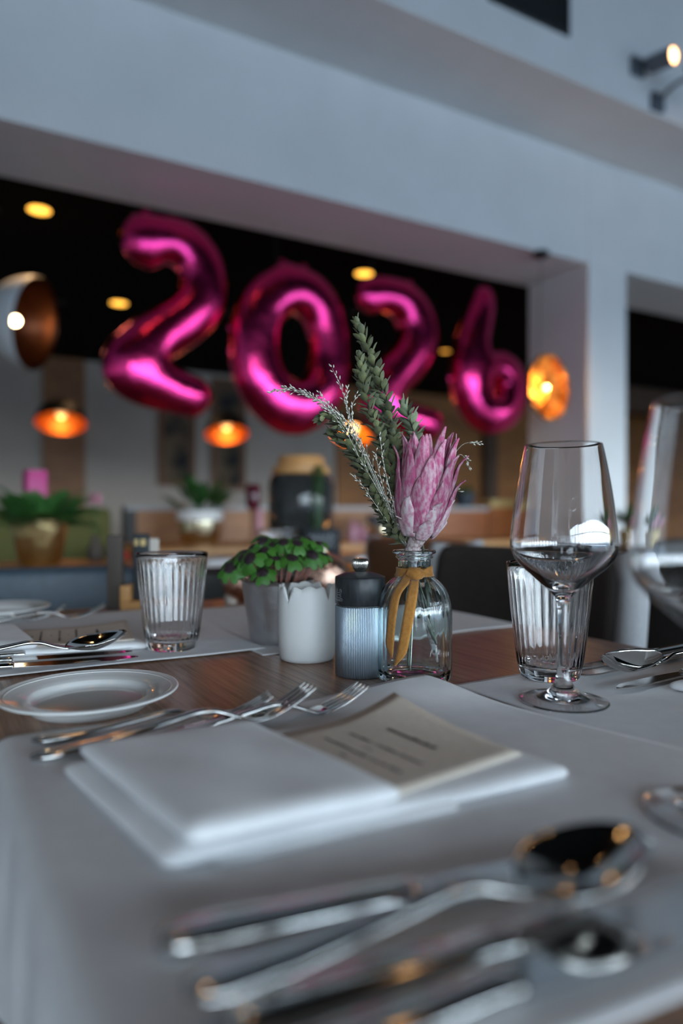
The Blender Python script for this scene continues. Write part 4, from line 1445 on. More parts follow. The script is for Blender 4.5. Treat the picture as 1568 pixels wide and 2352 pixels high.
# ------------------------------------------------------------------ wine glasses
WG_OUT = [(0.0, 0.0032), (0.010, 0.0031), (0.020, 0.0026), (0.030, 0.0012), (0.0366, 0.0001), (0.0377, 0.0006), (0.0372, 0.0014), (0.030, 0.0026), (0.020, 0.0045), (0.0125, 0.0088), (0.0080, 0.0150), (0.0060, 0.0215), (0.0050, 0.030), (0.0045, 0.045), (0.0043, 0.060), (0.0045, 0.075), (0.0051, 0.084), (0.0064, 0.0885),
          (0.0105, 0.0935), (0.0180, 0.1005), (0.0270, 0.1085), (0.0350, 0.1155), (0.0405, 0.1215), (0.0435, 0.1275), (0.0446, 0.1345), (0.0442, 0.145), (0.0425, 0.160), (0.0397, 0.180), (0.0363, 0.200), (0.0330, 0.2165), (0.0318, 0.2210)]
WG_IN = [(0.0313, 0.2211), (0.0324, 0.2160), (0.0355, 0.200), (0.0387, 0.180), (0.0415, 0.160), (0.0432, 0.145), (0.0436, 0.1345), (0.0424, 0.1283), (0.0393, 0.1228), (0.0337, 0.1172), (0.0255, 0.1108), (0.0165, 0.1045), (0.0085, 0.1000), (0.0, 0.0982)]
def spline_prof(p, k=3):
    path = smooth_path([(r, 0, z) for r, z in p], (len(p) - 1) * k + 1)
    q = [(max(0.0, v.x), v.z) for v in path]
    return q
wgp = spline_prof(WG_OUT) + spline_prof(WG_IN)
wgp[0] = (0, wgp[0][1]); wgp[-1] = (0, wgp[-1][1])
wg_mesh = meshdata('glass_body', *lathe(wgp, 96), M['glass'])
c_ = pz(1293, 1610, CZ1)
wg = thing('wine_glass', 'empty white wine glass with an etched mark on the right cloth', 'glass', (c_.x, c_.y, CZ1), 0, 'stemmed wine glasses')
link('glass_body', wg_mesh, wg)
def bowl_r(z):
    zs_ = [q[1] for q in WG_OUT[18:]]
    rs_ = [q[0] for q in WG_OUT[18:]]
    return interp(z, zs_, rs_)
# etched mark, on the side facing the camera
mk = []
ang0 = -PI / 2 - math.atan2(c_.x, c_.y) + math.radians(3)
def etch(vf, z0):
    V = []
    for v in vf[0]:
        z = z0 + v.y
        r = bowl_r(z) + 0.0006
        th = ang0 + v.x / r
        V.append(Vector((r * math.cos(th), r * math.sin(th), z)))
    return V, vf[1]
mk.append(etch(text_vf('M24', 0.0052), 0.1383))
for (x0, x1, y0, y1) in ((-0.0068, 0.0068, 0, 0.00035), (-0.0068, 0.0068, 0.0062, 0.00655), (-0.0068, -0.00645, 0, 0.0065), (0.00645, 0.0068, 0, 0.0065)):
    nseg = 8
    V = [Vector((x0 + (x1 - x0) * i / nseg, y, 0)) for i in range(nseg + 1) for y in (y0, y1)]
    Fc = [(2 * i, 2 * i + 2, 2 * i + 3, 2 * i + 1) for i in range(nseg)]
    mk.append(etch((V, Fc), 0.1368))
mk.append(etch(text_vf('1 dl', 0.0068), 0.1298))
mk.append(etch(text_vf('OHA', 0.0038), 0.1246))
obj('etched_mark', join(*mk), M['etch'], wg, smooth=False)

d2 = 0.362
c2 = cw((1652 - CX) * d2 / F, d2, 0)
wg2 = thing('wine_glass', 'large stemmed wine glass beside the soup spoon and the edge of the near cloth', 'glass', (c2.x, c2.y, CZ2), 0, 'stemmed wine glasses')
link('glass_body', wg_mesh, wg2)

# ------------------------------------------------------------------ pepper mill
cm = pz(827, 1548, TZ)
ml = thing('pepper_mill', 'black and ribbed grey metal pepper mill beside the flower vase', 'mill', (cm.x, cm.y, TZ))
NR = 90
def mr_(th, i, r, z):
    return (r - 0.0008 * (0.5 + 0.5 * math.cos(NR * th)) if r > 0.02 and 0.001 < z < 0.0705 else r), z
obj('ribbed_body', lathe([(0, 0.0), (0.0245, 0.0), (0.0256, 0.0012), (0.0256, 0.03), (0.0256, 0.0698), (0.0248, 0.0706), (0, 0.0706)], NR * 6, mr_), M['mill_metal'], ml, auto=70)
obj('gap_ring', lathe([(0, 0.0704), (0.0242, 0.0704), (0.0242, 0.0722), (0, 0.0722)], 48), M['ink'], ml, auto=40)
obj('head', lathe([(0, 0.0718), (0.0248, 0.0718), (0.0257, 0.0728), (0.0257, 0.0985), (0.0252, 0.0995), (0.0235, 0.1002), (0.016, 0.1030), (0.008, 0.1044), (0, 0.1046)], 72), M['mill_black'], ml, auto=50)
def kr(th, i, r, z):
    return (r * (1 - 0.11 * (0.5 + 0.5 * math.cos(26 * th)) ** 2) if 0.1052 <= z < 0.1172 else r), z
obj('knob', lathe([(0, 0.1040), (0.0050, 0.1040), (0.0056, 0.1052), (0.0072, 0.1075), (0.0086, 0.1105), (0.0088, 0.1130), (0.0085, 0.1152), (0.0076, 0.1170), (0.0066, 0.1178), (0.004, 0.1182), (0, 0.1183)], 156, kr), M['knob'], ml)
# printed lion and name
angm = -PI / 2 - math.atan2(cm.x, cm.y) - math.radians(56)
def on_mill(vf, z0, x0=0.0):
    V = []
    for v in vf[0]:
        th = angm + (v.x + x0) / 0.0257
        V.append(Vector((0.02582 * math.cos(th), 0.02582 * math.sin(th), z0 + v.y)))
    return V, vf[1]
def stroke2d(pts, w):
    P = smooth_path([(x, y, 0) for x, y in pts], max(8, len(pts) * 4))
    V, Fc = [], []
    for i, p in enumerate(P):
        d = (P[min(i + 1, len(P) - 1)] - P[max(i - 1, 0)]).normalized()
        nrm = Vector((-d.y, d.x, 0)) * w / 2
        V += [p + nrm, p - nrm]
    for i in range(len(P) - 1):
        Fc.append((2 * i, 2 * i + 1, 2 * i + 3, 2 * i + 2))
    return V, Fc
lw = 0.00032
lion = [[(-0.0035, 0.0052), (-0.0012, 0.0056), (0.0012, 0.0056)],            # back
        [(0.0012, 0.0056), (0.0016, 0.0085), (0.0030, 0.0092), (0.0042, 0.0080), (0.0044, 0.0066), (0.0034, 0.0050)],   # mane
        [(0.0022, 0.0082), (0.0034, 0.0080), (0.0032, 0.0068), (0.0022, 0.0064)],
        [(0.0034, 0.0050), (0.0032, 0.0030), (0.0040, 0.0012)],             # front leg
        [(0.0018, 0.0050), (0.0016, 0.0030), (0.0024, 0.0008)],
        [(-0.0035, 0.0052), (-0.0038, 0.0030), (-0.0046, 0.0008)],          # rear legs
        [(-0.0022, 0.0034), (-0.0026, 0.0020), (-0.0022, 0.0008)],
        [(-0.0022, 0.0034), (-0.0004, 0.0036), (0.0016, 0.0030)],           # belly
        [(-0.0035, 0.0052), (-0.0040, 0.0068), (-0.0026, 0.0074), (-0.0030, 0.0088), (-0.0042, 0.0090)],  # tail
        [(-0.0056, 0.0004), (-0.0010, 0.0006), (0.0040, 0.0), (0.0056, 0.0001)]]   # ground line
obj('lion_print', join(*[on_mill(stroke2d(q, lw), 0.0790) for q in lion]), M['mill_logo'], ml, smooth=False)
obj('name_print', on_mill(text_vf('PEUGEOT', 0.0028), 0.0762), M['mill_logo'], ml, smooth=False)

# ------------------------------------------------------------------ scalloped white pot
cpw = pz(705, 1513, TZ)
sc = thing('candle_pot', 'matte white ceramic pot with a scalloped petal rim beside the pepper mill', 'pot', (cpw.x, cpw.y, TZ))
NPET = 4
a0w = -PI / 2 - math.atan2(cpw.x, cpw.y) - math.radians(41)
def rim_h(th):
    u = ((th - a0w) / (2 * PI) * NPET) % 1.0
    e = min(u, 1 - u)
    base = 0.0815 - 0.0145 * max(0, 1 - e / 0.15) ** 1.3
    lobes = 0.0022 * abs(math.sin(PI * u * 3)) + 0.0006 * math.sin(2 * PI * u * 2 + 1)
    return base + lobes * min(1, e / 0.08)
pro = [(0, 0.0005), (0.026, 0.0), (0.0295, 0.0012), (0.0310, 0.005), (0.0318, 0.02), (0.0322, 0.04), (0.0321, 0.055), (0.0318, 0.066), (0.0316, 0.074), (0.0315, 0.083)]
pri = [(0.0293, 0.083), (0.0294, 0.074), (0.0296, 0.066), (0.0298, 0.055), (0.0298, 0.04), (0.0294, 0.02), (0.028, 0.006), (0, 0.005)]
def sr(th, i, r, z):
    if z > 0.055:
        return r, 0.055 + (z - 0.055) / 0.028 * (rim_h(th) - 0.055)
    return r, z
obj('pot_body', lathe(pro + pri, 220, sr), M['whitematte'], sc)

# ------------------------------------------------------------------ zinc pot with clover
cz = pz(638, 1472, CZ1)
zp = thing('potted_clover', 'four-leaf clover plant with dark centres in a zinc pot', 'plant', (cz.x, cz.y, CZ1))
H = 0.0765
zprof = [(0, 0.001), (0.031, 0.001), (0.0325, 0.0), (0.0338, 0.002)]
for k in range(1, 25):
    z = H * k / 24
    r = 0.0338 + (0.0462 - 0.0338) * z / H
    for zc_ in (0.046, 0.0525):
        r += 0.0007 * math.exp(-((z - zc_) / 0.0013) ** 2)
    zprof.append((r, z))
zprof += [(0.0472, H + 0.0008), (0.0466, H + 0.0018), (0.0452, H + 0.0008), (0.044, H - 0.012), (0, H - 0.012)]
obj('pot', lathe(zprof, 64), M['zinc'], zp, auto=60)
obj('soil', grid(lambda u, v: Vector((0.0445 * u * math.cos(2 * PI * v), 0.0445 * u * math.sin(2 * PI * v), H - 0.004 + 0.003 * math.sin(u * 19 + v * 31) * (1 - u))), 8, 28), M['soil'], zp)
def clover_mesh(sd):
    rnd = random.Random(sd)
    V, Fc = [], []
    for k in range(4):
        az = k * PI / 2 + rnd.uniform(-0.12, 0.12)
        Ln = rnd.uniform(0.0145, 0.0175)
        droop = rnd.uniform(0.3, 0.9)
        def fn(u, v):
            s_ = (v - 0.5) * 2
            w = 0.0095 * math.sin(min(1.0, u * 1.02) * PI * 0.5) ** 0.9
            if u > 0.75:
                w *= math.sqrt(max(0.0, 1 - ((u - 0.75) / 0.25) ** 2 * 0.75))
            x = Ln * u * (1 - 0.10 * (1 - s_ * s_) * (u > 0.9)) 
            y = s_ * w
            z = -droop * x * u - abs(y) * 0.28 + 0.0012
            return Vector((x * math.cos(az) - y * math.sin(az), x * math.sin(az) + y * math.cos(az), z))
        v_, f_ = grid(fn, 7, 6)
        o_ = len(V)
        V += v_
        Fc += [tuple(i + o_ for i in q) for q in f_]
    return meshdata('leaf', V, Fc, M['clover'])
cl = [clover_mesh(s) for s in range(5)]
rnd = random.Random(21)
nclo = 42
for i in range(nclo):
    rr = 0.060 * math.sqrt((i + 0.5) / nclo)
    az = i * 2.399
    tx, ty = rr * math.cos(az) * 1.12, rr * math.sin(az) * 0.85
    side = tx * RV.x + ty * RV.y
    hz = H + 0.050 - 0.024 * (rr / 0.06) ** 2 + rnd.uniform(-0.009, 0.009) + 0.16 * side
    bx, by = tx * 0.5, ty * 0.5
    base = Vector((bx, by, H - 0.006))
    tip = Vector((tx, ty, hz))
    pth = smooth_path([base, base.lerp(tip, 0.55) + Vector((0, 0, 0.004)), tip], 8)
    stm = obj('stem', tube(pth, lambda q: 0.0011 - 0.0004 * q, 6), M['clover_stem'], zp)
    o = link('leaf', cl[i % 5], stm, tip)
    out = Vector((tx, ty, 0)) - Vector((GV.x, GV.y, 0)) * 0.035
    n = (Vector((0, 0, 1)) + out * 13 + Vector((rnd.uniform(-0.5, 0.5), rnd.uniform(-0.5, 0.5), 0))).normalized()
    q = n.to_track_quat('Z', 'Y') @ Quaternion((0, 0, 1), rnd.uniform(0, PI))
    o.rotation_euler = q.to_euler()
    s = rnd.uniform(0.85, 1.2)
    o.scale = (s, s, s)

# ------------------------------------------------------------------ flower vase
cv = pz(951, 1556, TZ)
DV = (cv - Vector((0, 0, CAMZ))).dot(GV)
VS = thing('flower_vase', 'clear aqua ribbed glass bottle vase with a tied gold velvet ribbon', 'vase', (cv.x, cv.y, TZ))
VO = [(0.034, 0.0), (0.0358, 0.0008), (0.0370, 0.003), (0.0374, 0.008), (0.0375, 0.03), (0.0375, 0.055), (0.0374, 0.064), (0.0366, 0.073), (0.0344, 0.082), (0.0308, 0.0895), (0.0258, 0.0955), (0.0205, 0.0995), (0.0172, 0.1025), (0.0162, 0.106), (0.0161, 0.116), (0.0165, 0.1185), (0.0183, 0.1195), (0.0186, 0.1210), (0.0176, 0.1222), (0.0186, 0.1230), (0.0208, 0.1240), (0.0216, 0.1256), (0.0210, 0.1270)]
VI = [(0.0165, 0.1274), (0.0152, 0.125), (0.0146, 0.118), (0.0145, 0.106), (0.0156, 0.1015), (0.0195, 0.0975), (0.0247, 0.0935), (0.0296, 0.0877), (0.0331, 0.0802), (0.0352, 0.0712), (0.0359, 0.0625), (0.0360, 0.03), (0.0358, 0.012), (0.0335, 0.0065), (0.020, 0.0052), (0, 0.0058)]
vp = [(0, 0.0022), (0.025, 0.0015)] + spline_prof(VO, 2) + spline_prof(VI, 2)
vp[-1] = (0, vp[-1][1])
nvo = 2 + (len(VO) - 1) * 2 + 1
NFV = 16
def vr(th, i, r, z):
    if i < nvo:
        w = min(1, max(0, (r - 0.019) / 0.012)) * (1 if z < 0.103 else 0)
        return r - 0.0011 * w * (0.5 + 0.5 * math.cos(NFV * th)) ** 1.5, z
    w = min(1, max(0, (r - 0.019) / 0.012))
    return r - 0.0009 * w * (0.5 + 0.5 * math.cos(NFV * th)) ** 1.5, z
obj('glass_body', lathe(vp, NFV * 10, vr), M['vaseglass'], VS)
def vase_r(z):
    return interp(z, [q[1] for q in VO], [q[0] for q in VO])

# ribbon
def ribbon_strip(L, R, off=0.0012, m='velvet', name='ribbon_tail'):
    """L, R: pixel outlines of both edges, laid on the front of the vase"""
    n = 40
    PL = smooth_path([(x, y, 0) for x, y in L], n)
    PR = smooth_path([(x, y, 0) for x, y in R], n)
    V, Fc = [], []
    def on(x, y, lift):
        xc = (x - 951) * DV / F * 0.965
        z = (CAMZ + (CY - y) * (DV - 0.03) / F) - TZ
        rr = max(vase_r(min(max(z, 0.0), 0.112)), 0.0168) + off + lift
        dep = math.sqrt(max(rr * rr - xc * xc, 1e-6))
        return RV * xc - GV * dep + UP * z
    for i in range(n):
        lift = 0.0012 * math.sin(PI * i / (n - 1))
        a_, b_ = on(PL[i].x, PL[i].y, lift), on(PR[i].x, PR[i].y, lift + 0.0004)
        for k in range(5):
            V.append(a_.lerp(b_, k / 4) - GV * 0.0006 * math.sin(PI * k / 4))
    for i in range(n - 1):
        for k in range(4):
            Fc.append((i * 5 + k, i * 5 + k + 1, (i + 1) * 5 + k + 1, (i + 1) * 5 + k))
    o = obj(name, (V, Fc), M[m], VS)
    solid(o, 0.0011, 0.0)
    return o
ribbon_strip([(935, 1305), (918, 1330), (896, 1362), (886, 1400), (881, 1450), (880, 1484), (893, 1508)], [(962, 1306), (940, 1334), (914, 1362), (904, 1400), (898, 1450), (896, 1484), (894, 1510)], 0.0016)
ribbon_strip([(936, 1334), (926, 1365), (917, 1410), (909, 1460), (902, 1500), (897, 1528)], [(956, 1333), (950, 1362), (941, 1410), (931, 1460), (923, 1496), (900, 1527)], 0.0026)
ribbon_strip([(934, 1308), (948, 1306), (962, 1310), (971, 1314)], [(926, 1322), (944, 1332), (958, 1332), (968, 1326)], 0.0038, name='ribbon_knot')
ribbon_strip([(956, 1318), (972, 1308), (990, 1302)], [(962, 1332), (976, 1322), (991, 1326)], 0.0030, name='ribbon_loop')
band = []
def bandfn(u, v):
    th = 2 * PI * u
    z = 0.1015 + 0.0085 * v
    r = max(vase_r(z), 0.0164) + 0.0008
    return Vector((r * math.cos(th), r * math.sin(th), z))
o = obj('ribbon_band', grid(bandfn, 48, 3), M['velvet'], VS)
solid(o, 0.001, 1.0)

# ------------------------------------------------------------------ protea
def W(x, y, dd=0.0):
    return px(x, y, DV + dd)
pb0 = W(957, 1236, -0.004)
ptip = W(992, 1004, -0.012)
ax = (ptip - pb0)
AL = ax.length
ax.normalize()
pr = thing('protea_flower', 'large dried pink protea flower head standing in the vase', 'flower', pb0)
side = (RV - ax * RV.dot(ax)).normalized()
fwd = ax.cross(side)          # points away or towards the camera
Q = Matrix((side, fwd, ax)).transposed()
HP = [0.0, 0.006, 0.014, 0.025, 0.040, 0.055, 0.070, 0.085, 0.105]
RP = [0.0100, 0.0145, 0.0190, 0.0232, 0.0258, 0.0270, 0.0274, 0.0282, 0.0310]
def cup_r(h):
    return interp(h, HP, RP)
def bract(h0, L, Wd, phi, roff, lean=0.0, curl=0.0, mk='bract', thick=0.0011):
    def fn(u, v):
        s_ = (v - 0.5) * 2
        w = Wd * 0.5 * (math.sin(PI * min(1, (0.16 + 0.84 * u)) ** 0.85) ** 0.75) if u < 1 else 0.0
        w = Wd * 0.5 * max(0.0, (1 - max(0, (u - 0.40) / 0.60) ** 2.3)) * (0.62 + 0.38 * min(1, u / 0.35))
        h = h0 + L * u
        r = cup_r(h) + roff + lean * u * u + curl * max(0, u - 0.8) ** 2 * 25 * 0.01
        r += -0.0022 * s_ * s_ * (w / (Wd * 0.5)) + 0.0005 * math.cos(s_ * 9) * 0.4
        th = phi + s_ * w / max(r, 0.008)
        return Q @ Vector((r * math.cos(th), r * math.sin(th), h))
    o = obj('bract', grid(fn, 14, 8), M[mk], pr)
    solid(o, thick, -1.0)
    return o
rnd = random.Random(5)
rows = [ # h0, length, width, count, roff, material
    (0.001, 0.020, 0.0155, 5, 0.0040, 'bract_pale'),
    (0.004, 0.036, 0.0185, 6, 0.0034, 'bract_pale'),
    (0.007, 0.055, 0.0195, 7, 0.0023, 'bract'),
    (0.011, 0.074, 0.0185, 8, 0.0010, 'bract'),
    (0.016, 0.087, 0.0160, 9, -0.0008, 'bract'),
    (0.022, 0.084, 0.0135, 9, -0.0036, 'bract')]
for ri, (h0, L, Wd, cnt, ro, mk_) in enumerate(rows):
    for k in range(cnt):
        phi = 2 * PI * (k + 0.5 * (ri % 2) + rnd.uniform(-0.09, 0.09)) / cnt + ri * 0.37
        bract(h0 + rnd.uniform(-0.0015, 0.0015), L * rnd.uniform(0.9, 1.08), Wd * rnd.uniform(0.88, 1.1), phi, ro + rnd.uniform(-0.0004, 0.0004), rnd.uniform(-0.002, 0.0025) - (0.0008 * ri if ri > 3 else 0), rnd.uniform(-0.6, 0.8), mk_)
obj('bract_cup', ([Q @ Vector(v) for v in lathe([(h_r - 0.0022, h_) for h_, h_r in zip(HP[:5], RP[:5])], 32, caps=False)[0]], lathe([(1, 0)] * 5, 32, caps=False)[1]), M['bract'], pr)
fl_ = []
for k in range(70):
    a_ = k * 2.399
    r = 0.017 * math.sqrt(k / 70)
    b0 = Vector((r * 0.7 * math.cos(a_), r * 0.7 * math.sin(a_), 0.02))
    b1 = Vector((r * math.cos(a_ + 0.3), r * math.sin(a_ + 0.3), 0.078 + rnd.uniform(-0.006, 0.004) - r * 0.5))
    fl_.append(tube(smooth_path([b0, b0.lerp(b1, 0.5) * 1.02, b1], 5), lambda q: 0.0010 * (1 - 0.5 * q), 5))
v_, f_ = join(*fl_)
fo = obj('floret_mass', ([Q @ Vector(v) for v in v_], f_), M['floret'], pr)
fo['kind'] = 'stuff'
# scaly neck and stem into the bottle
stem_pts = [pb0 + ax * 0.012, pb0, W(948, 1262, -0.003), W(952, 1310, 0.0), W(962, 1365, 0.004), W(985, 1440, 0.006), W(1003, 1520, 0.008)]
def srad(q):
    return interp(q, [0, 0.10, 0.19, 0.30, 0.36, 0.45, 1], [0.0145, 0.0118, 0.0084, 0.0070, 0.0095, 0.0030, 0.0024])
pth = smooth_path(stem_pts, 60)
sv = shift(tube(pth, srad, 20), pb0)
obj('stem', sv, M['proteastem'], pr)
# little scales on the neck
scm = meshdata('scale', *lens(0.006, 0.005, 0.0006, -0.0004), M['bract_pale'])
for i in range(46):
    u = 0.06 + 0.24 * i / 46
    k = int(u * 59)
    p = pth[k]
    tdir = (pth[max(k - 1, 0)] - pth[k + 1]).normalized()
    a_ = i * 2.399
    e1 = tdir.orthogonal().normalized()
    rad = (e1 * math.cos(a_) + tdir.cross(e1) * math.sin(a_))
    o = link('scale', scm, pr, p - pb0 + rad * (srad(u) - 0.0004))
    zdir = (rad + tdir * -0.25).normalized()
    xdir = (tdir + rad * 0.2).normalized()
    yd = zdir.cross(xdir).normalized()
    zdir = xdir.cross(yd)
    o.rotation_euler = Matrix((xdir, yd, zdir)).transposed().to_euler()

# ------------------------------------------------------------------ leafy sprigs
leafs = {}
for mk_ in ('twigleaf', 'twigleaf2'):
    leafs[mk_] = [meshdata('leaf', *lens(0.0150, 0.0082, 0.0022 * k, 0.0013, 6, 4, 1.25), M[mk_]) for k in (0.4, 1.0, 1.6)]
def sprig(label, pts, nleaf, mk_='twigleaf', t0=0.0, size=1.0, seed=0, r0=0.0016):
    """pts: (x, y, depth offset) from the tip down to the bottle"""
    rnd = random.Random(seed)
    P = [W(*q) for q in pts]
    path = smooth_path(P, 90)
    base = path[-1]
    t = thing('leafy_sprig', label, 'sprig', base, 0, 'dried grey-green sprigs in the vase')
    obj('stem', shift(tube(path, lambda q: 0.0007 + (r0 - 0.0007) * q, 7), base), M['twigstem'], t)
    # arc length table
    acc = [0.0]
    for i in range(1, len(path)):
        acc.append(acc[-1] + (path[i] - path[i - 1]).length)
    top = acc[-1] * t0
    L = pts_end[label] if label in pts_end else 0.62
    for i in range(nleaf):
        s = (i + 0.2) / nleaf
        tgt = acc[-1] * L * s
        k = min(range(len(acc)), key=lambda j: abs(acc[j] - tgt))
        p = path[k]
        up = (path[max(k - 1, 0)] - path[min(k + 1, len(path) - 1)]).normalized()
        a_ = i * 2.399 + rnd.uniform(-0.3, 0.3)
        e1 = (RV - up * RV.dot(up)).normalized()
        rad = e1 * math.cos(a_) + up.cross(e1) * math.sin(a_)
        opening = rnd.uniform(0.7, 1.25) * (0.45 + 0.55 * min(1, s * 6))
        xd = (up * math.cos(opening) + rad * math.sin(opening)).normalized()
        zd = (up * math.sin(opening) - rad * math.cos(opening)).normalized()
        yd = zd.cross(xd).normalized()
        o = link('leaf', rnd.choice(leafs[mk_]), t, p - base + rad * 0.0008)
        o.rotation_euler = Matrix((xd, yd, zd)).transposed().to_euler()
        sc_ = size * rnd.uniform(0.8, 1.1) * (0.55 + 0.45 * min(1, (s + 0.06) * 5))
        o.scale = (sc_, sc_, sc_)
    return t
pts_end = {}
def add_sprig(label, pts, nleaf, frac, **kw):
    pts_end[label] = frac
    sprig(label, pts, nleaf, **kw)
add_sprig('tallest leafy grey-green sprig reaching up between the balloons', [(820, 738, 0.012), (840, 790, 0.012), (866, 860, 0.01), (890, 930, 0.01), (906, 1000, 0.012), (920, 1100, 0.012), (935, 1200, 0.008), (945, 1270, 0.004), (968, 1380, 0.0), (1000, 1480, -0.006)], 121, 0.62, seed=1)
add_sprig('leafy grey-green sprig just shorter than the tallest one', [(826, 822, 0.0), (834, 880, 0.0), (850, 945, 0.002), (872, 1000, 0.004), (892, 1070, 0.006), (915, 1160, 0.004), (932, 1225, 0.002), (940, 1280, 0.002), (944, 1400, -0.004), (938, 1530, -0.012)], 118, 0.62, seed=2)
add_sprig('pale green leafy sprig right behind the protea head', [(927, 930, 0.02), (942, 965, 0.02), (954, 1010, 0.022), (958, 1080, 0.026), (955, 1160, 0.02), (962, 1230, 0.008), (972, 1262, 0.006), (980, 1340, 0.006), (992, 1450, 0.01)], 78, 0.42, mk_='twigleaf2', size=1.1, seed=3)
add_sprig('leafy sprig bending far out to the left with a rosette tip', [(738, 960, -0.01), (758, 955, -0.008), (785, 985, -0.006), (812, 1030, -0.004), (842, 1085, -0.002), (870, 1140, 0.0), (900, 1200, 0.002), (925, 1240, 0.002), (940, 1280, 0.0), (985, 1400, -0.004)], 110, 0.66, seed=4, size=1.05)
add_sprig('leafy sprig with its tip just below the rosette tip', [(763, 998, 0.004), (790, 1018, 0.005), (818, 1055, 0.006), (848, 1110, 0.008), (880, 1170, 0.008), (910, 1222, 0.004), (932, 1255, 0.002), (946, 1320, 0.0), (960, 1420, 0.0)], 92, 0.62, seed=5)
add_sprig('short pale sprig pointing up between the two tallest ones', [(842, 842, 0.018), (858, 885, 0.018), (880, 950, 0.018), (898, 1030, 0.018), (915, 1130, 0.014), (934, 1220, 0.006), (944, 1275, 0.004), (955, 1380, 0.008)], 72, 0.5, mk_='twigleaf2', seed=6)
add_sprig('dark leafy sprig filling in beside the left of the protea head', [(902, 1000, 0.004), (906, 1050, 0.006), (912, 1110, 0.006), (922, 1170, 0.004), (934, 1225, 0.0), (941, 1270, 0.0), (930, 1380, -0.004)], 72, 0.66, seed=7)
add_sprig('leafy sprig low over the bottle neck, pointing left', [(868, 1150, -0.006), (882, 1180, -0.006), (900, 1212, -0.005), (922, 1242, -0.003), (936, 1265, -0.002), (942, 1330, -0.004)], 49, 0.6, seed=8)

# silver grass
def grass(label, specs, seed=0):
    rnd = random.Random(seed)
    base = W(938, 1262, 0.0)
    t = thing('silver_grass', label, 'grass', base)
    spk = []
    for pts, rad, ns_, a0, sp_len in specs:
        path = smooth_path([W(*q) for q in pts], 60)
        obj('stem', shift(tube(path, lambda q: rad * (0.35 + 0.65 * q), 5), base), M['silvergrass'], t)
        for i in range(ns_):
            u = a0 * (i + rnd.random()) / ns_
            k = int(u * 58)
            p = path[k]
            up = (path[max(k - 1, 0)] - path[k + 1]).normalized()
            d = (up + Vector((rnd.uniform(-1, 1), rnd.uniform(-1, 1), rnd.uniform(-1, 1))) * 0.55).normalized()
            L = sp_len * rnd.uniform(0.3, 1.0) * (0.4 + u)
            q = p + d * L
            if L > 0.004:
                spk.append(tube([p, q], 0.00018, 4))
            m_ = q + d * 0.0036
            path2 = [q, q.lerp(m_, 0.35), q.lerp(m_, 0.7), m_]
            spk.append(tube(path2, lambda z: 0.00075 * math.sin(PI * (0.12 + 0.8 * z)), 5))
    v_, f_ = join(*spk)
    o = obj('spikelets', ([Vector(v) - base for v in v_], f_), M['silvergrass'], t)
    o['kind'] = 'stuff'
    return t
grass('fine silver dried grass plume arching left over the sprigs', [
    ([(628, 899, -0.02), (668, 893, -0.02), (715, 912, -0.018), (762, 938, -0.016), (800, 972, -0.014), (835, 1030, -0.012), (870, 1110, -0.01), (905, 1190, -0.006), (930, 1250, -0.002), (951, 1330, -0.004), (947, 1450, -0.018), (943, 1540, -0.024)], 0.0006, 80, 0.55, 0.012),
    ([(762, 845, -0.01), (782, 885, -0.01), (795, 930, -0.01), (812, 985, -0.01), (845, 1060, -0.01), (885, 1150, -0.008), (930, 1250, -0.002)], 0.00035, 26, 0.5, 0.009),
    ([(798, 893, -0.008), (795, 925, -0.008), (806, 965, -0.008), (835, 1030, -0.008), (880, 1130, -0.008), (928, 1245, -0.002)], 0.0003, 20, 0.45, 0.006),
    ([(705, 905, -0.02), (745, 935, -0.018), (790, 985, -0.016), (830, 1060, -0.012), (870, 1130, -0.01), (926, 1245, -0.002)], 0.0003, 30, 0.8, 0.009),
    ([(808, 1092, -0.02), (830, 1112, -0.018), (856, 1150, -0.014), (890, 1200, -0.01), (930, 1252, -0.003)], 0.0003, 16, 0.8, 0.006),
    ([(872, 1000, -0.016), (880, 1060, -0.016), (896, 1130, -0.014), (915, 1200, -0.01), (934, 1252, -0.003)], 0.0004, 40, 0.9, 0.005),
    ([(655, 897, -0.022), (705, 902, -0.02), (760, 945, -0.016), (812, 1000, -0.014), (850, 1080, -0.012), (900, 1190, -0.008), (932, 1252, -0.002)], 0.0003, 40, 0.6, 0.010),
    ([(735, 905, -0.018), (765, 945, -0.016), (805, 995, -0.016), (848, 1070, -0.014), (893, 1170, -0.01), (932, 1252, -0.002)], 0.0003, 34, 0.6, 0.008),
    ([(818, 905, -0.012), (808, 945, -0.012), (822, 1000, -0.012), (860, 1085, -0.012), (900, 1180, -0.008), (931, 1250, -0.002)], 0.00025, 18, 0.5, 0.006),
    ([(862, 1040, -0.02), (872, 1090, -0.018), (890, 1150, -0.014), (912, 1205, -0.01), (933, 1252, -0.003)], 0.0003, 30, 0.8, 0.006),
    ([(1098, 1018, 0.03), (1078, 1016, 0.03), (1055, 1028, 0.03), (1020, 1080, 0.03), (985, 1170, 0.02), (955, 1258, 0.004)], 0.0003, 12, 0.3, 0.006),
    ([(1078, 1072, 0.03), (1066, 1050, 0.03), (1050, 1048, 0.03), (1015, 1100, 0.03), (980, 1185, 0.02), (953, 1258, 0.004)], 0.0003, 12, 0.3, 0.005),
    ([(1058, 1130, 0.03), (1040, 1128, 0.03), (1005, 1160, 0.03), (975, 1210, 0.02), (952, 1258, 0.004)], 0.0003, 8, 0.4, 0.004),
], seed=3)

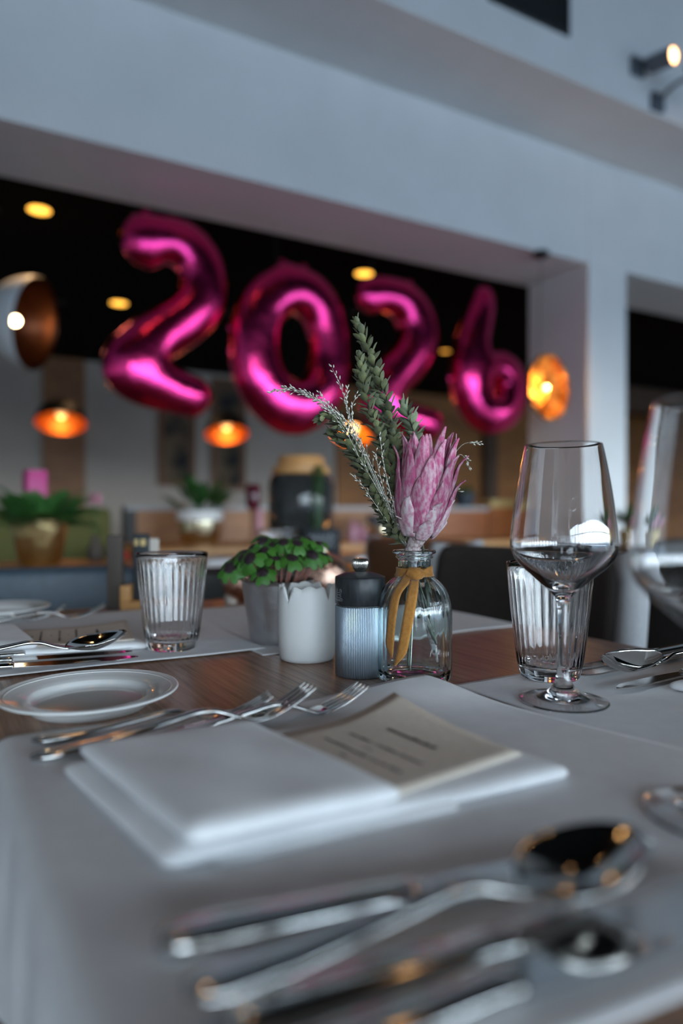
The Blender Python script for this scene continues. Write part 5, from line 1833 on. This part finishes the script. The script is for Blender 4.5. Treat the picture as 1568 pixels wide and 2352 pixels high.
# ------------------------------------------------------------------ rose gold baubles, stand, napkins on the back table
def bauble(label, x, d, r):
    q = px(x, 1300, d)
    t = thing('bauble', label, 'ornament', (q.x, q.y, TZ), 0, 'rose-gold ornaments')
    obj('globe', lathe([(0, 0)] + [(r * math.sin(PI * i / 24), r - r * math.cos(PI * i / 24)) for i in range(1, 24)] + [(0, 2 * r)], 48), M['rosegold'], t)
    obj('cap', lathe([(0, 2 * r - 0.001), (0.007, 2 * r - 0.001), (0.007, 2 * r + 0.005), (0, 2 * r + 0.006)], 14), M['brass2'], t, auto=40)
    return t
bauble('rose-gold mosaic ball ornament behind the white scalloped pot', 743, 1.26, 0.046)
bauble('rose-gold mosaic ball ornament half hidden by the clover leaves', 559, 1.25, 0.041)
q = pz(531, 1384, TZ)
t = thing('tealight_candle', 'small cream tealight beside the half-hidden rose-gold ball', 'candle', (q.x, q.y, TZ))
obj('wax', lathe([(0, 0), (0.012, 0), (0.0125, 0.014), (0.011, 0.015), (0, 0.0145)], 20), M['beige'], t, auto=40)
obj('wick', tube([(0, 0, 0.014), (0, 0, 0.019)], 0.0006, 4), M['ink'], t)

# wooden stand with menus
q = pz(307, 1401, TZ)
st_ = thing('menu_stand', 'small slotted wooden stand at the far table end', 'stand', (q.x, q.y, TZ), -YAW)
obj('wood_base', box(-0.02, 0.05, -0.012, 0.03, 0, 0.016), M['oak'], st_, bevel=0.002)
obj('wood_upright', box(-0.02, -0.004, -0.012, 0.03, 0.0155, 0.042), M['oak'], st_, bevel=0.002)
bk = thing('menu_booklet', 'tall brown booklet leaning against the wooden stand', 'booklet', (q.x, q.y, TZ), -YAW)
obj('cover', box(-0.046, -0.021, 0.0, 0.018, 0.0003, 0.126), M['bookbrown'], bk, bevel=0.002)
bk = thing('menu_booklet', 'dark booklet with pale gold marks upright in the wooden stand', 'booklet', (q.x, q.y, TZ), -YAW)
obj('cover', box(-0.0035, 0.022, 0.005, 0.018, 0.0163, 0.128), M['bookdark'], bk, bevel=0.002)
obj('gold_mark', join(box(0.0, 0.0055, 0.0042, 0.0055, 0.108, 0.119), box(0.010, 0.019, 0.0042, 0.0055, 0.108, 0.119)), M['goldbox'], bk, smooth=False)
bk = thing('price_card', 'pale beige card upright in the wooden stand', 'card', (q.x, q.y, TZ), -YAW)
obj('card_sheet', box(0.024, 0.040, 0.008, 0.0095, 0.0163, 0.120), M['beige'], bk, bevel=0.0005)

for (x, y, lab, w_) in ((847, 1283, 'white folded napkin on the oak table behind the vase', 0.16), (518, 1290, 'white folded napkin on the oak table behind the clover pot', 0.15), (905, 1272, 'white folded napkin on the oak table by the brown chair', 0.12)):
    q = pz(x, y, TZ + 0.01)
    t = thing('folded_napkin', lab, 'napkin', (q.x, min(max(q.y, 1.86), 2.46), TZ), -0.1)
    obj('lower_fold', slab(-w_ / 2, w_ / 2, -0.07, 0.07, 0.0003, 0.010, 0.003, 0.002, int(x)), M['napkin'], t)
    obj('upper_fold', slab(-w_ / 2 + 0.01, w_ / 2 - 0.02, -0.06, 0.06, 0.0105, 0.020, 0.003, 0.003, int(x) + 1), M['napkin'], t)

# glasses on the oak table
gl = bpy.data.objects.get('tumbler')
for (x, d, lab) in ((622, 2.05, 'clear tumbler on the oak table before the dispenser'), (655, 2.2, 'second clear tumbler on the oak table, nearer the chalkboard')):
    q = px(x, 1290, d)
    copy_thing(gl, (q.x, q.y, TZ), 0.3, lab)

# pieces of parts, one level deeper
for o in list(COL.objects):
    kids = {}
    for c_ in o.children:
        kids.setdefault(c_.name.split('.')[0], []).append(c_)
    if o.parent is not None or not kids:
        continue
    for part, pieces in (('head', ('lens', 'lion_print', 'name_print', 'knob')), ('socket', ('bulb',)), ('ribbon_band', ('ribbon_tail', 'ribbon_knot', 'ribbon_loop')),
                         ('pot', ('pot_rim', 'soil')), ('wax', ('wick',)), ('glass_body', ('etched_mark',)), ('foil_body', ('tab',)),
                         ('board', ('chalk_writing',)), ('card_sheet', ('printed_text',)), ('plate_body', ('rim_band',)), ('globe', ('cap',)), ('cover', ('gold_mark',)), ('shade', ('shade_lining',)),
                         ('box_body', ('lid',)), ('vase_body', ('vase_mouth',)), ('ceiling_rose', ('cable',))):
        if part in kids and len(kids[part]) == 1:
            p_ = kids[part][0]
            if p_.matrix_basis != Matrix.Identity(4):
                continue
            for nm in pieces:
                under(p_, *kids.get(nm, []))
